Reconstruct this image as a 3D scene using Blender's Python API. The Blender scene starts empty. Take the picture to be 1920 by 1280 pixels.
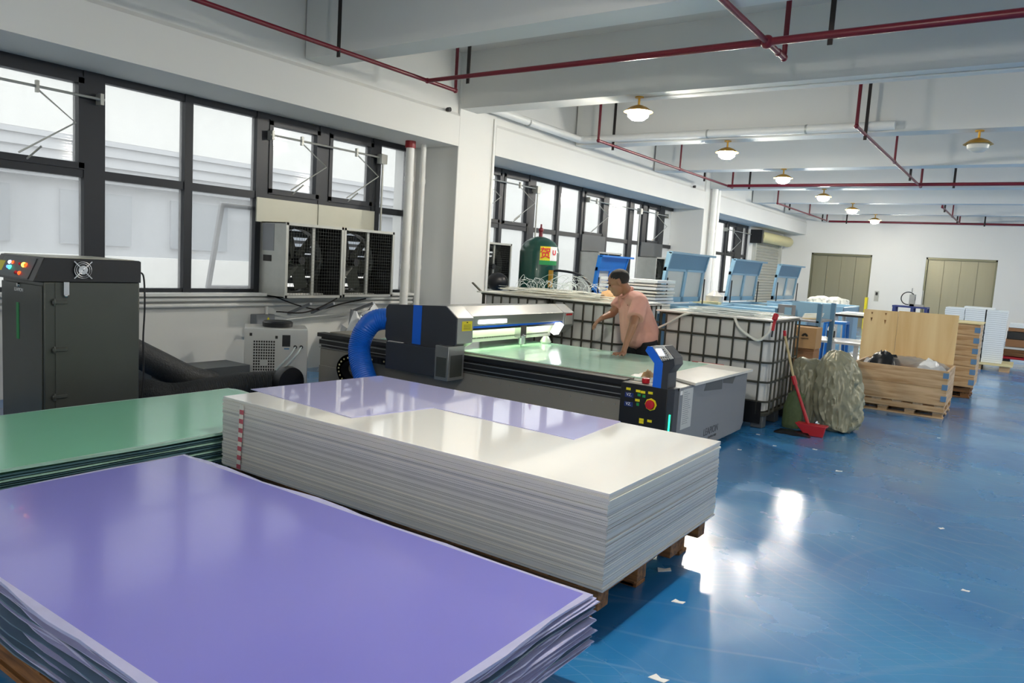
import bpy, math, random
from mathutils import Vector, Matrix, Euler
random.seed(7)
PI = math.pi
sc = bpy.context.scene
COL = sc.collection

# ------------------------------------------------------------------ camera
def make_camera():
    yaw, pit, rol, F = 0.603139, 0.1068807, 0.0609756, 1400.636
    f = Vector((-math.sin(yaw)*math.cos(pit), math.cos(yaw)*math.cos(pit), -math.sin(pit)))
    r = f.cross(Vector((0, 0, 1))).normalized(); u = r.cross(f)
    c, s = math.cos(rol), math.sin(rol)
    r, u = c*r + s*u, -s*r + c*u
    cd = bpy.data.cameras.new('camera'); cam = bpy.data.objects.new('camera', cd); COL.objects.link(cam)
    cam.matrix_world = Matrix(((r.x, u.x, -f.x, 0), (r.y, u.y, -f.y, 0), (r.z, u.z, -f.z, 1.46), (0, 0, 0, 1)))
    cd.sensor_width = 36; cd.lens = F/1920*36; cd.clip_start = .05; cd.clip_end = 200
    sc.camera = cam
make_camera()

# ------------------------------------------------------------------ world and exposure
w = bpy.data.worlds.new('sky'); sc.world = w; w.use_nodes = True
bg = w.node_tree.nodes['Background']; bg.inputs[0].default_value = (.97, .98, 1, 1); bg.inputs[1].default_value = 1.7
sc.view_settings.view_transform = 'Standard'; sc.view_settings.look = 'None'
sc.view_settings.gamma = 1; sc.view_settings.use_curve_mapping = False
sc.view_settings.exposure = 0.9
LAMP_POWER = 230

# ------------------------------------------------------------------ materials
def lin(c):
    if isinstance(c, str): c = [int(c[i:i+2], 16)/255 for i in (0, 2, 4)]
    return tuple((x/12.92 if x <= .04045 else ((x+.055)/1.055)**2.4) for x in c) + (1,)
MATS = {}
def mat(name, col, rough=.5, metal=0., var=.06, scale=6., bump=0., bscale=40., spec=.5, emit=0., coat=0., trans=0., stretch=None, ecol=None):
    m = bpy.data.materials.new(name); m.use_nodes = True; nt = m.node_tree; N = nt.nodes; L = nt.links
    b = N['Principled BSDF']; c = lin(col)
    b.inputs['Roughness'].default_value = rough; b.inputs['Metallic'].default_value = metal
    b.inputs['Specular IOR Level'].default_value = spec; b.inputs['Coat Weight'].default_value = coat
    b.inputs['Transmission Weight'].default_value = trans
    tc = N.new('ShaderNodeTexCoord'); mp = N.new('ShaderNodeMapping'); L.new(tc.outputs['Object'], mp.inputs[0])
    if stretch: mp.inputs['Scale'].default_value = stretch
    nz = N.new('ShaderNodeTexNoise'); nz.inputs['Scale'].default_value = scale; nz.inputs['Detail'].default_value = 4
    L.new(mp.outputs[0], nz.inputs[0])
    mx = N.new('ShaderNodeMix'); mx.data_type = 'RGBA'
    mx.inputs[6].default_value = tuple(x*(1-var) for x in c[:3])+(1,); mx.inputs[7].default_value = tuple(min(1, x*(1+var)) for x in c[:3])+(1,)
    L.new(nz.outputs[0], mx.inputs[0]); L.new(mx.outputs[2], b.inputs['Base Color'])
    if bump:
        n2 = N.new('ShaderNodeTexNoise'); n2.inputs['Scale'].default_value = bscale; n2.inputs['Detail'].default_value = 5
        L.new(mp.outputs[0], n2.inputs[0])
        bp = N.new('ShaderNodeBump'); bp.inputs['Strength'].default_value = bump; bp.inputs['Distance'].default_value = .02
        L.new(n2.outputs[0], bp.inputs['Height']); L.new(bp.outputs[0], b.inputs['Normal'])
    if emit:
        b.inputs['Emission Color'].default_value = lin(ecol or col); b.inputs['Emission Strength'].default_value = emit
    MATS[name] = m; return m
def wood(name, c1, c2, st=(1, 14, 14), rough=.7, sc_=3.):
    m = mat(name, c1, rough, var=0); nt = m.node_tree; N = nt.nodes; L = nt.links
    tc = N.new('ShaderNodeTexCoord'); mp = N.new('ShaderNodeMapping'); mp.inputs['Scale'].default_value = st
    L.new(tc.outputs['Object'], mp.inputs[0])
    nz = N.new('ShaderNodeTexNoise'); nz.inputs['Scale'].default_value = sc_; nz.inputs['Detail'].default_value = 8; nz.inputs['Distortion'].default_value = .6
    L.new(mp.outputs[0], nz.inputs[0])
    cr = N.new('ShaderNodeValToRGB'); e = cr.color_ramp.elements
    e[0].position = .3; e[0].color = lin(c2); e[1].position = .68; e[1].color = lin(c1)
    L.new(nz.outputs[0], cr.inputs[0]); L.new(cr.outputs[0], N['Principled BSDF'].inputs['Base Color'])
    return m
mat('paint_white', 'dcdcd8', .75, var=.02, scale=2)
mat('wall_paint', 'e2e2de', .75, var=.025, scale=1.5)
mat('ceiling_paint', 'c9c9c8', .8, var=.02, scale=1)
mat('black_frame', '23262c', .4, metal=.3)
mat('steel', 'a7a9a8', .35, metal=.9, var=.1, scale=8, stretch=(1, 1, 12))
mat('galvanized', 'b0b1ab', .45, metal=.55, var=.12, scale=9)
mat('panel_grey', 'b4b3a4', .4, metal=.3, var=.05)
mat('dark_panel', '55595c', .5, metal=.2)
mat('pvc', 'e6e6e2', .4)
mat('red_pipe', '6a1022', .35, var=.15)
mat('red_collar', '8c1a22', .4)
mat('hanger_dark', '2a2422', .5, metal=.4)
mat('machine_grey', '8a857c', .45, metal=.2, var=.05)
mat('machine_silver', 'a4a5a3', .3, metal=.75, var=.05)
mat('machine_white', 'cfcfcb', .35, metal=.35, var=.03)
mat('machine_dark', '2e3138', .45, var=.08)
mat('machine_black', '17181c', .4)
mat('machine_blue', '0a5fd2', .35, var=.05)
mat('side_grey', '83868b', .5, var=.03)
mat('film_green', 'c0ead6', .2, var=.1, scale=5, coat=.4, stretch=(1, 6, 1))
mat('white_acrylic_top', 'ecebe6', .07, var=.01, coat=.3)
mat('white_acrylic', 'cfcfcd', .3, var=.05)
mat('white_acrylic_b', 'bdbdbc', .35, var=.05)
mat('white_acrylic_c', 'dcdad3', .3, var=.04)
mat('lilac_film', 'c4c3ee', .05, var=.02, scale=2, coat=.3)
mat('purple_film', '7f7ed0', .2, var=.03, scale=2, coat=.1)
mat('purple_edge', 'b6b7dc', .35, var=.1, scale=20)
mat('blue_edge', '5a7186', .4, var=.2, scale=6)
mat('green_film', '7cc2a3', .22, var=.05, scale=1.5, coat=.1)
mat('green_edge', '9cc4b4', .35, var=.15, scale=12)
mat('teal_edge', '4d6f78', .4, var=.25, scale=6)
wood('pallet_wood', '9a6a3c', '4f3017')
wood('pallet_wood_y', '94663a', '4a2d16', st=(14, 1, 14))
wood('light_wood', 'd3b48c', 'a98357', st=(.8, 9, 9))
wood('light_wood_y', 'd2b898', 'a98a66', st=(9, .8, 9))
wood('plywood', 'ecd2a0', 'd9b57c', st=(5, 5, .5), sc_=1.2)
mat('cabinet_grey', '4b4e4a', .4, metal=.4, var=.05)
mat('chrome', 'c9cbcc', .2, metal=1)
mat('duct_black', '2d2f31', .6, bump=.4, bscale=60)
mat('hose_blue', '0c5fc8', .4, var=.06)
mat('tank_green', '0c3f35', .3, coat=.4)
mat('ibc_plastic', 'd6d6d2', .35, var=.05, scale=3)
mat('cage_steel', '4b4a41', .45, metal=.4, var=.15)
mat('scrap_white', 'e4e4da', .4, var=.1, scale=20)
mat('scrap_tan', 'c9a273', .6, var=.2, scale=20)
mat('clear_strip', 'c4cfce', .2, var=.1)
mat('laser_blue', '8ab0c8', .35, metal=.15, var=.04)
mat('laser_blue_deep', '5d84a0', .3, metal=.2, var=.04)
mat('lid_window', 'c9c9c4', .25, var=.03)
mat('bright_blue', '1f6fc4', .35)
mat('cardboard', 'b08a5e', .75, var=.06, scale=4)
mat('cardboard_dark', '9a6f4c', .75, var=.1, scale=4)
mat('ink', '18140f', .6)
mat('label_white', 'f0f0ee', .5)
mat('label_yellow', 'e2d21c', .5)
mat('label_red', 'd4252a', .5)
mat('label_blue', '5a82a8', .5)
mat('label_green', '1d8a4a', .5)
mat('bag_olive', '93927c', .34, metal=.12, var=.12, scale=3, bump=.35, bscale=14)
mat('sack_green', '4a5a38', .7, var=.3, scale=30)
mat('red_plastic', 'b81a28', .4)
mat('tape_red', 'c25a68', .5)
mat('bamboo', 'c7b384', .5)
mat('elevator', '97937c', .35, metal=.45, var=.05, scale=3, stretch=(4, 4, .3))
mat('elevator_frame', '77765f', .35, metal=.5)
mat('shutter', 'c8c8c0', .4, metal=.5)
mat('shutter_box', 'd8cf9e', .45, metal=.2)
mat('brass', 'c79a3d', .35, metal=.6)
mat('bulb_off', 'd9d8cf', .3)
mat('skin', '9c7056', .5, var=.08, scale=20)
mat('hair', '15120f', .6, bump=.5, bscale=200)
mat('shirt', 'd79f90', .8, var=.05, scale=30, bump=.25, bscale=14)
mat('shirt_trim', 'c48878', .8)
mat('shorts', '14141a', .8)
mat('shoe', '22222a', .6)
mat('eye_white', 'e0dcd6', .3)
mat('plastic_wrap', 'dcdfe2', .2, var=.15, scale=15)
mat('navy_frame', '1c2f6e', .4)
mat('pallet_board', 'd9cc9a', .6, var=.08)
mat('carton_white', 'dfe6ea', .5, var=.03)
mat('carton_gap', '8b979c', .6)
mat('asphalt', '8d8f90', .9)
mat('facade_white', 'f2f1ec', .8)
mat('facade_grey', 'a9adb2', .7, var=.1, scale=2)
mat('facade_slat', 'c3c5c8', .7)
mat('facade_glass', '8e959c', .25)
mat('pad_black', '0e0e10', .35)
mat('screen_on', 'cfdcff', .3, emit=1.1)
mat('led_green', '22e090', .3, emit=2.2)
mat('led_red', 'ff3a10', .3, emit=3)
mat('led_orange', 'ffb030', .3, emit=6)
mat('led_blue', '3a6cff', .3, emit=2.5)
mat('led_cyan', '35e8c0', .3, emit=3)
mat('led_white', 'cfe0ff', .3, emit=3)
mat('bulb_on', 'fff9ec', .3, emit=LAMP_POWER)
mat('work_light', 'e6ffc8', .3, emit=11)
mat('strip_light', 'ffffff', .3, emit=2.4)

def floor_mat():
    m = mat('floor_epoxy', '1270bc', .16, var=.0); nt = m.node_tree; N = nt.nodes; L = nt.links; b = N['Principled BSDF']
    tc = N.new('ShaderNodeTexCoord')
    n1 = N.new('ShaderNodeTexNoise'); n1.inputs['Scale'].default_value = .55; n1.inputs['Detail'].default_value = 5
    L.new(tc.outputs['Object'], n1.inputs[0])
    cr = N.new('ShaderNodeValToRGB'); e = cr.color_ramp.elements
    e[0].position = .3; e[0].color = lin('0c62a8'); e[1].position = .68; e[1].color = lin('3c90c6')  # lighter end raised to stand in for reflected haze
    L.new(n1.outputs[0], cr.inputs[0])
    # long curved tyre scuffs and fine scratches
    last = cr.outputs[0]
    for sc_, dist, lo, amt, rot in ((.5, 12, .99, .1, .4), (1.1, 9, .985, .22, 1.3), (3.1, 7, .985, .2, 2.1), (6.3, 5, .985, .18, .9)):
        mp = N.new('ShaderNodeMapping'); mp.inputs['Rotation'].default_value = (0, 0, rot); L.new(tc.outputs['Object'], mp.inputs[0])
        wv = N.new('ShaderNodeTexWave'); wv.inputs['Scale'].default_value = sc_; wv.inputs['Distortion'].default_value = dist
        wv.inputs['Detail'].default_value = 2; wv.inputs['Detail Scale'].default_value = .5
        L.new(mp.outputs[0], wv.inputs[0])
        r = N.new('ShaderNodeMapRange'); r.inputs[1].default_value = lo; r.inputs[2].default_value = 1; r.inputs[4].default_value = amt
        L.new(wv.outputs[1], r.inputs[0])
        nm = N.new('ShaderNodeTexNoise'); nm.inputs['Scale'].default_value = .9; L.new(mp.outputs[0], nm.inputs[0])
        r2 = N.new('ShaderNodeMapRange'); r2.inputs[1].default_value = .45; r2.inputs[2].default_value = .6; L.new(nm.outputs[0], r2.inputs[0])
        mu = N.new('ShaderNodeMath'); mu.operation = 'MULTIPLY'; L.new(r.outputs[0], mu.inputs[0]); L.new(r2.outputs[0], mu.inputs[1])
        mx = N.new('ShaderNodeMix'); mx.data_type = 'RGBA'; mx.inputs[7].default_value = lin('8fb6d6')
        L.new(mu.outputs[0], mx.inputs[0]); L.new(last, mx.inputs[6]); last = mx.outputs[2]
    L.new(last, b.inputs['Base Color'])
    n3 = N.new('ShaderNodeTexNoise'); n3.inputs['Scale'].default_value = 1.7; n3.inputs['Detail'].default_value = 8; L.new(tc.outputs['Object'], n3.inputs[0])
    r3 = N.new('ShaderNodeMapRange'); r3.inputs[1].default_value = .35; r3.inputs[2].default_value = .7; r3.inputs[3].default_value = .16; r3.inputs[4].default_value = .36
    L.new(n3.outputs[0], r3.inputs[0]); L.new(r3.outputs[0], b.inputs['Roughness'])
    n4 = N.new('ShaderNodeTexNoise'); n4.inputs['Scale'].default_value = 3; n4.inputs['Detail'].default_value = 2; L.new(tc.outputs['Object'], n4.inputs[0])
    bp = N.new('ShaderNodeBump'); bp.inputs['Strength'].default_value = .035; bp.inputs['Distance'].default_value = .05
    L.new(n4.outputs[0], bp.inputs['Height']); L.new(bp.outputs[0], b.inputs['Normal'])
    b.inputs['Specular IOR Level'].default_value = .8; b.inputs['Coat Weight'].default_value = .5; b.inputs['Coat Roughness'].default_value = .17
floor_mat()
def glass_mat(name, tr, tl, tint):
    m = bpy.data.materials.new(name); m.use_nodes = True; nt = m.node_tree; N = nt.nodes; L = nt.links; N.clear()
    o = N.new('ShaderNodeOutputMaterial'); a = N.new('ShaderNodeBsdfTransparent'); t = N.new('ShaderNodeBsdfTranslucent'); g = N.new('ShaderNodeBsdfGlossy')
    a.inputs[0].default_value = lin(tint); t.inputs[0].default_value = (.9, .9, .9, 1); g.inputs['Roughness'].default_value = .08
    m1 = N.new('ShaderNodeMixShader'); m1.inputs[0].default_value = tl/(tr+tl); m2 = N.new('ShaderNodeMixShader')
    l0 = N.new('ShaderNodeLayerWeight'); l0.inputs[0].default_value = .5; lw = N.new('ShaderNodeMapRange'); lw.inputs[1].default_value = .35; lw.inputs[2].default_value = 1; lw.inputs[3].default_value = .03; lw.inputs[4].default_value = .3; L.new(l0.outputs['Facing'], lw.inputs[0])
    tc = N.new('ShaderNodeTexCoord'); wv = N.new('ShaderNodeTexWave'); wv.bands_direction = 'Z'; wv.inputs['Scale'].default_value = 12
    L.new(tc.outputs['Object'], wv.inputs[0]); bp = N.new('ShaderNodeBump'); bp.inputs['Strength'].default_value = .08; L.new(wv.outputs[1], bp.inputs['Height']); L.new(bp.outputs[0], g.inputs['Normal'])
    L.new(a.outputs[0], m1.inputs[1]); L.new(t.outputs[0], m1.inputs[2]); L.new(lw.outputs[0], m2.inputs[0])
    L.new(m1.outputs[0], m2.inputs[1]); L.new(g.outputs[0], m2.inputs[2]); L.new(m2.outputs[0], o.inputs[0]); MATS[name] = m
glass_mat('window_glass', .82, .18, 'eef0f0')
glass_mat('film_clear', .5, .5, 'f0f3f5')

# ------------------------------------------------------------------ object helpers
def woff(o):
    v = Vector((0, 0, 0))
    while o: v += o.location; o = o.parent
    return v
def tag(o, label=None, cat=None, group=None, kind=None):
    if label: o['label'] = label
    if cat: o['category'] = cat
    if group: o['group'] = group
    if kind: o['kind'] = kind
    return o
def thing(name, label, cat, loc, group=None, rz=0):
    o = bpy.data.objects.new(name, None); COL.objects.link(o); o.location = loc; o.rotation_euler = (0, 0, rz); o.empty_display_size = .1
    return tag(o, label, cat, group)
class MB:
    def __init__(s): s.v = []; s.f = []; s.m = []; s.k = 0
    def add(s, vs, fs):
        n = len(s.v); s.v += [tuple(v) for v in vs]; s.f += [tuple(i+n for i in f) for f in fs]; s.m += [s.k]*len(fs); return s
    def use(s, k): s.k = k; return s
    def box(s, x0, x1, y0, y1, z0, z1):
        return s.add([(x, y, z) for z in (z0, z1) for x, y in ((x0, y0), (x1, y0), (x1, y1), (x0, y1))],
                     [(3, 2, 1, 0), (4, 5, 6, 7), (0, 1, 5, 4), (1, 2, 6, 5), (2, 3, 7, 6), (3, 0, 4, 7)])
    def ob(s, c, size, R=None):
        c = Vector(c); hx, hy, hz = (a/2 for a in size); R = R or Matrix.Identity(3)
        return s.add([c + R @ Vector((x*hx, y*hy, z*hz)) for z in (-1, 1) for x, y in ((-1, -1), (1, -1), (1, 1), (-1, 1))],
                     [(3, 2, 1, 0), (4, 5, 6, 7), (0, 1, 5, 4), (1, 2, 6, 5), (2, 3, 7, 6), (3, 0, 4, 7)])
    def prism(s, pts, axis, a0, a1):       # polygon in the two other axes (order x,y,z)
        def P(p, a): return {'x': (a, p[0], p[1]), 'y': (p[0], a, p[1]), 'z': (p[0], p[1], a)}[axis]
        n = len(pts)
        return s.add([P(p, a0) for p in pts]+[P(p, a1) for p in pts],
                     [tuple(range(n))[::-1], tuple(range(n, 2*n))]+[(i, (i+1) % n, n+(i+1) % n, n+i) for i in range(n)])
    def tube(s, pts, r, n=10, caps=True):
        pts = [Vector(p) for p in pts]; rs = r if isinstance(r, (list, tuple)) else [r]*len(pts)
        vs = []; fs = []; pu = None
        for i, p in enumerate(pts):
            d = (pts[min(i+1, len(pts)-1)]-pts[max(i-1, 0)]).normalized()
            if pu is None: pu = d.orthogonal().normalized()
            pu = (pu - d*pu.dot(d)); pu = pu.normalized() if pu.length > 1e-6 else d.orthogonal().normalized()
            q = d.cross(pu)
            vs += [p+rs[i]*(math.cos(2*PI*k/n)*pu+math.sin(2*PI*k/n)*q) for k in range(n)]
        for i in range(len(pts)-1):
            for k in range(n): fs.append((i*n+k, i*n+(k+1) % n, (i+1)*n+(k+1) % n, (i+1)*n+k))
        if caps: fs += [tuple(range(n))[::-1], tuple(range((len(pts)-1)*n, len(pts)*n))]
        return s.add(vs, fs)
    def lathe(s, prof, c, n=24, axis='z'):
        vs = []; c = Vector(c)
        for r, h in prof:
            for k in range(n):
                a = 2*PI*k/n; x, y = r*math.cos(a), r*math.sin(a)
                vs.append(c+Vector({'z': (x, y, h), 'x': (h, x, y), 'y': (x, h, y)}[axis]))
        m = len(prof); fs = [(i*n+k, i*n+(k+1) % n, (i+1)*n+(k+1) % n, (i+1)*n+k) for i in range(m-1) for k in range(n)]
        fs += [tuple(range(n))[::-1], tuple(range((m-1)*n, m*n))]
        return s.add(vs, fs)
    def ball(s, c, r, R=None, n=14, m=9):
        r = r if isinstance(r, (list, tuple)) else (r, r, r); R = R or Matrix.Identity(3); c = Vector(c); vs = [c+R@Vector((0, 0, -r[2]))]
        for i in range(1, m):
            t = -PI/2+PI*i/m
            vs += [c+R@Vector((r[0]*math.cos(t)*math.cos(2*PI*k/n), r[1]*math.cos(t)*math.sin(2*PI*k/n), r[2]*math.sin(t))) for k in range(n)]
        vs.append(c+R@Vector((0, 0, r[2]))); fs = []
        for k in range(n): fs.append((0, 1+(k+1) % n, 1+k)); fs.append((len(vs)-1, 1+(m-2)*n+k, 1+(m-2)*n+(k+1) % n))
        for i in range(m-2):
            for k in range(n): fs.append((1+i*n+k, 1+i*n+(k+1) % n, 1+(i+1)*n+(k+1) % n, 1+(i+1)*n+k))
        return s.add(vs, fs)
    def cap(s, a, b, ra, rb, n=14):        # tapered capsule
        s.tube([a, b], [ra, rb], n); s.ball(a, ra, n=n); s.ball(b, rb, n=n); return s
    def build(s, name, mats, parent=None, local=False, bev=0, sharp=35, label=None, cat=None, group=None, kind=None, remesh=0, smooth=0):
        mats = mats if isinstance(mats, (list, tuple)) else [mats]
        off = Vector((0, 0, 0))
        if parent and not local: off = woff(parent)
        elif not parent and not kind:
            xs, ys, zs = zip(*s.v); off = Vector(((min(xs)+max(xs))/2, (min(ys)+max(ys))/2, min(zs)))
        me = bpy.data.meshes.new(name); me.from_pydata([tuple(Vector(v)-off) for v in s.v], [], s.f)
        for m in mats: me.materials.append(MATS[m])
        me.polygons.foreach_set('material_index', s.m)
        me.polygons.foreach_set('use_smooth', [True]*len(s.f)); me.update()
        me.set_sharp_from_angle(angle=math.radians(sharp))
        o = bpy.data.objects.new(name, me); COL.objects.link(o)
        if remesh:
            md = o.modifiers.new('r', 'REMESH'); md.mode = 'VOXEL'; md.voxel_size = remesh; md.use_smooth_shade = True
            if smooth: s2 = o.modifiers.new('s', 'SMOOTH'); s2.iterations = smooth; s2.factor = .6
            dg = bpy.context.evaluated_depsgraph_get(); dg.update(); ev = o.evaluated_get(dg)
            nm = bpy.data.meshes.new_from_object(ev); o.modifiers.clear(); o.data = nm
            if not nm.materials:
                nm.materials.append(MATS[mats[0]])
        if bev:
            b = o.modifiers.new('bevel', 'BEVEL'); b.width = bev; b.segments = 2; b.limit_method = 'ANGLE'; b.angle_limit = math.radians(40)
        if parent: o.parent = parent; 
        elif not kind: o.location = off
        return tag(o, label, cat, group, kind)
def text(name, s, size, pos, right, up, m, parent, depth=.0008, bold=0):
    cu = bpy.data.curves.new(name, 'FONT'); cu.body = s; cu.size = size; cu.extrude = depth; cu.align_x = 'CENTER'; cu.align_y = 'CENTER'; cu.offset = bold
    o = bpy.data.objects.new(name, cu); COL.objects.link(o)
    dg = bpy.context.evaluated_depsgraph_get(); dg.update(); me = bpy.data.meshes.new_from_object(o.evaluated_get(dg))
    bpy.data.objects.remove(o); me.materials.clear(); me.materials.append(MATS[m])
    r = Vector(right).normalized(); u = Vector(up).normalized(); n = r.cross(u)
    p = Vector(pos)-woff(parent)
    me.transform(Matrix(((r.x, u.x, n.x, p.x), (r.y, u.y, n.y, p.y), (r.z, u.z, n.z, p.z), (0, 0, 0, 1))))
    o = bpy.data.objects.new(name, me); COL.objects.link(o); o.parent = parent; return o
def copy_tree(o, parent=None):
    c = o.copy(); COL.objects.link(c); c.parent = parent
    for ch in list(o.children): copy_tree(ch, c)
    return c
def struct(name, mb, m, **k): return mb.build(name, m, kind='structure', **k)
ONES = 'first second third fourth fifth sixth seventh eighth ninth tenth eleventh twelfth thirteenth fourteenth fifteenth sixteenth seventeenth eighteenth nineteenth'.split()
def nth(n):
    if n < 20: return ONES[n-1]
    t, o = divmod(n, 10); return ('twentieth', 'thirtieth', 'fortieth')[t-2] if o == 0 else ('twenty', 'thirty', 'forty')[t-2]+'-'+ONES[o-1]
def smooth_path(pts, n=8):
    pts = [Vector(p) for p in pts]; P = [2*pts[0]-pts[1]]+pts+[2*pts[-1]-pts[-2]]; out = []
    for i in range(1, len(P)-2):
        a, b, c, d = P[i-1:i+3]
        for k in range(n):
            t = k/n; out.append(.5*((2*b)+(-a+c)*t+(2*a-5*b+4*c-d)*t*t+(-a+3*b-3*c+d)*t**3))
    out.append(pts[-1]); return out

# ================================================================== SETTING
XW, XF, ZB, ZC, YF = -7.3, -6.5, 2.94, 4.15, 26.5
C1, C2 = (7.9, 8.73), (17.0, 17.85)
XR, YB = 6.0, -5.0
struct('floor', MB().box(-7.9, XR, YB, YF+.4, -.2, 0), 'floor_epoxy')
struct('ceiling', MB().box(-7.9, XR+.3, YB, YF+.4, ZC, ZC+.2), 'ceiling_paint')
# window wall: parapet below the sills, piers beside the windows, spandrel beam over them
wl = MB().box(-7.55, -7.22, YB, YF+.3, 0, .93)
wl.box(-7.55, -7.24, YB, .88, .93, ZB).box(-7.55, -7.24, 7.80, C1[0], .93, ZB).box(-7.55, -7.24, C1[1], 8.95, .93, ZB)
wl.box(-7.55, -7.24, 17.15, 18.05, .93, ZB).box(-7.55, -7.2, 22.72, 23.1, .93, ZB)
struct('wall_left', wl, 'wall_paint')
# spandrel beam with a small step shaped in to draw a soft shadow line along its face
sp = [(-7.55, ZB), (XF, ZB), (XF, 3.33), (XF-.035, 3.375), (XF-.035, ZC), (-7.55, ZC)]
for i, (a, b) in enumerate(((YB, C1[0]), (C1[1], C2[0]), (C2[1], YF))):
    struct('trim_%d' % (i+1), MB().prism(sp, 'y', a, b), 'paint_white')
for i, (a, b) in enumerate((C1, C2)):
    struct('trim_%d' % (i+4), MB().box(-7.55, XF, a, b, 0, ZC), 'paint_white', bev=.01)
# cross beams
beams = ((-4.2, -3.87), (-1.1, -.77), (2.0, 2.33), (5.0, 5.33))
for i, (a, b) in enumerate(((7.91, 8.26), (10.95, 11.25), (14.1, 14.45), (17.26, 17.63), (20.5, 20.8), (23.7, 24.0), (-4.1, -3.8), (2.5, 2.8), (5.32, 5.64))):
    struct('trim_%d' % (i+6), MB().box(XF if not (a > 7.9 and a < 8 or a > 17 and a < 18) else XF, XR, a, b, 3.43, ZC), 'paint_white')
fw = MB()
DX = ((-6.25, -4.38), (-2.84, -.96))
fw.box(-7.9, DX[0][0], YF, YF+.3, 0, ZC).box(DX[0][1], DX[1][0], YF, YF+.3, 0, ZC).box(DX[1][1], XR, YF, YF+.3, 0, ZC)
for a, b in DX: fw.box(a, b, YF, YF+.3, 2.36, ZC)
struct('wall_far', fw, 'wall_paint')
wr = MB().box(XR, XR+.3, YB, YF+.3, 0, 1.0).box(XR, XR+.3, YB, YF+.3, 3.0, ZC)
for a, b in ((YB, 8.6), (16.6, 18), (25, YF)): wr.box(XR, XR+.3, a, b, 1, 3)
struct('wall_right', wr, 'wall_paint')
for i, (a, b) in enumerate(((8.6, 16.6), (18, 25))):
    fr = MB(); n = 6
    fr.box(XR, XR+.06, a, b, 1.0, 1.06).box(XR, XR+.06, a, b, 2.94, 3.0).box(XR, XR+.06, a, b, 1.97, 2.04)
    for k in range(n+1): y = a+(b-a-.08)*k/n; fr.box(XR, XR+.06, y, y+.08, 1.0, 3.0)
    o = struct('window_%d' % (i+4), fr, 'black_frame')
    for k in range(n): y = a+(b-a-.08)*k/n; MB().box(XR+.02, XR+.026, y+.08, y+(b-a-.08)/n, 1.06, 2.94).build('pane', 'window_glass', o)
struct('wall_back', MB().box(-7.9, XR+.3, YB-.3, YB, 0, ZC), 'wall_paint')
# elevator doors
for i, (a, b) in enumerate(DX):
    d = struct('door_%d' % (i+1), MB().box(a, a+.05, YF+.02, YF+.16, 0, 2.36).box(b-.05, b, YF+.02, YF+.16, 0, 2.36).box(a, b, YF+.02, YF+.16, 2.3, 2.36), 'elevator_frame')
    MB().box(a, b, YF+.17, YF+.3, 0, 2.36).build('door_backing', 'elevator_frame', d)  # added behind the panels to block outside light in the gaps
    n = 4; w_ = (b-a-.1)/n
    for k in range(n):
        MB().box(a+.05+k*w_+.004, a+.05+(k+1)*w_-.004, YF+.12+.015*(k % 2), YF+.15+.015*(k % 2), 0, 2.3).build('door_panel', 'elevator', d)
# windows
def window(n, cols, y_end_top=None):
    """cols: list of (y0,y1,kind) openings; bars fill what is between them"""
    fr = MB(); ya = cols[0][0]-.08; yb = cols[-1][1]+.06
    z0, z1, zt0, zt1 = .93, ZB, 1.985, 2.065
    x0, x1 = XW-.04, XW+.04
    fr.box(x0, x1, ya, yb, z0, z0+.04).box(x0, x1, ya, yb, z1-.07, z1)
    edges = [ya]+[e for c in cols for e in c[:2]]+[yb]
    for i in range(0, len(edges), 2): fr.box(x0-.01, x1+.01, edges[i], edges[i+1], z0, z1)
    for y0, y1, k in cols: fr.box(x0, x1, y0, y1, zt0, zt1)
    o = struct('window_%d' % n, fr, 'black_frame')
    for y0, y1, k in cols:
        lo = 'X' not in k
        if lo: MB().box(XW-.01, XW-.004, y0, y1, z0+.03, zt0+.01).build('pane', 'window_glass', o)
        if 'S' in k:      # top-hung sash with its own thicker frame
            s = MB(); t = .05
            s.box(x0-.01, x1+.02, y0, y0+t, zt1, z1-.07).box(x0-.01, x1+.02, y1-t, y1, zt1, z1-.07).box(x0-.01, x1+.02, y0, y1, zt1-.01, zt1+t).box(x0-.01, x1+.02, y0, y1, z1-.07-t, z1-.06)
            so = s.build('sash', 'black_frame', o)
            MB().box(XW-.01, XW-.004, y0+.03, y1-.03, zt1+.03, z1-.1).build('pane', 'window_glass', so)
        else:
            MB().box(XW-.01, XW-.004, y0, y1, zt1-.02, z1-.05).build('pane', 'window_glass', o)
    return o
w1 = window(1, [(.95, 1.75, ''), (1.84, 2.5, ''), (2.62, 3.45, 'S'), (3.64, 4.44, ''), (4.53, 5.30, ''), (5.46, 6.19, 'SX'), (6.34, 7.08, 'SX'), (7.23, 7.76, '')])
w2 = window(2, [(9.0, 9.95, 'S'), (10.03, 10.77, 'S'), (10.98, 11.74, ''), (11.83, 12.60, ''), (12.69, 13.51, 'S'), (13.71, 14.68, ''), (14.87, 15.33, ''), (15.55, 16.23, 'S'), (16.50, 17.1, '')])
w3 = window(3, [(18.1, 18.9, ''), (19.1, 19.9, ''), (20.0, 20.8, ''), (20.95, 21.65, 'S'), (22.25, 22.66, '')])
# an outward-open vent sash seen through the glass
vs = MB(); R = Euler((0, math.radians(14), 0)).to_matrix()
for dy in (-.36, .36): vs.ob((XW-.16, 5.75+dy-.45, 1.42), (.035, .05, .95), R)
for dz in (-.46, .46): vs.ob((XW-.16+.0+(-.112 if dz < 0 else .112), 5.3, 1.42+dz), (.035, .76, .05), R)
vs.build('vent_sash', 'side_grey', w1)
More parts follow.
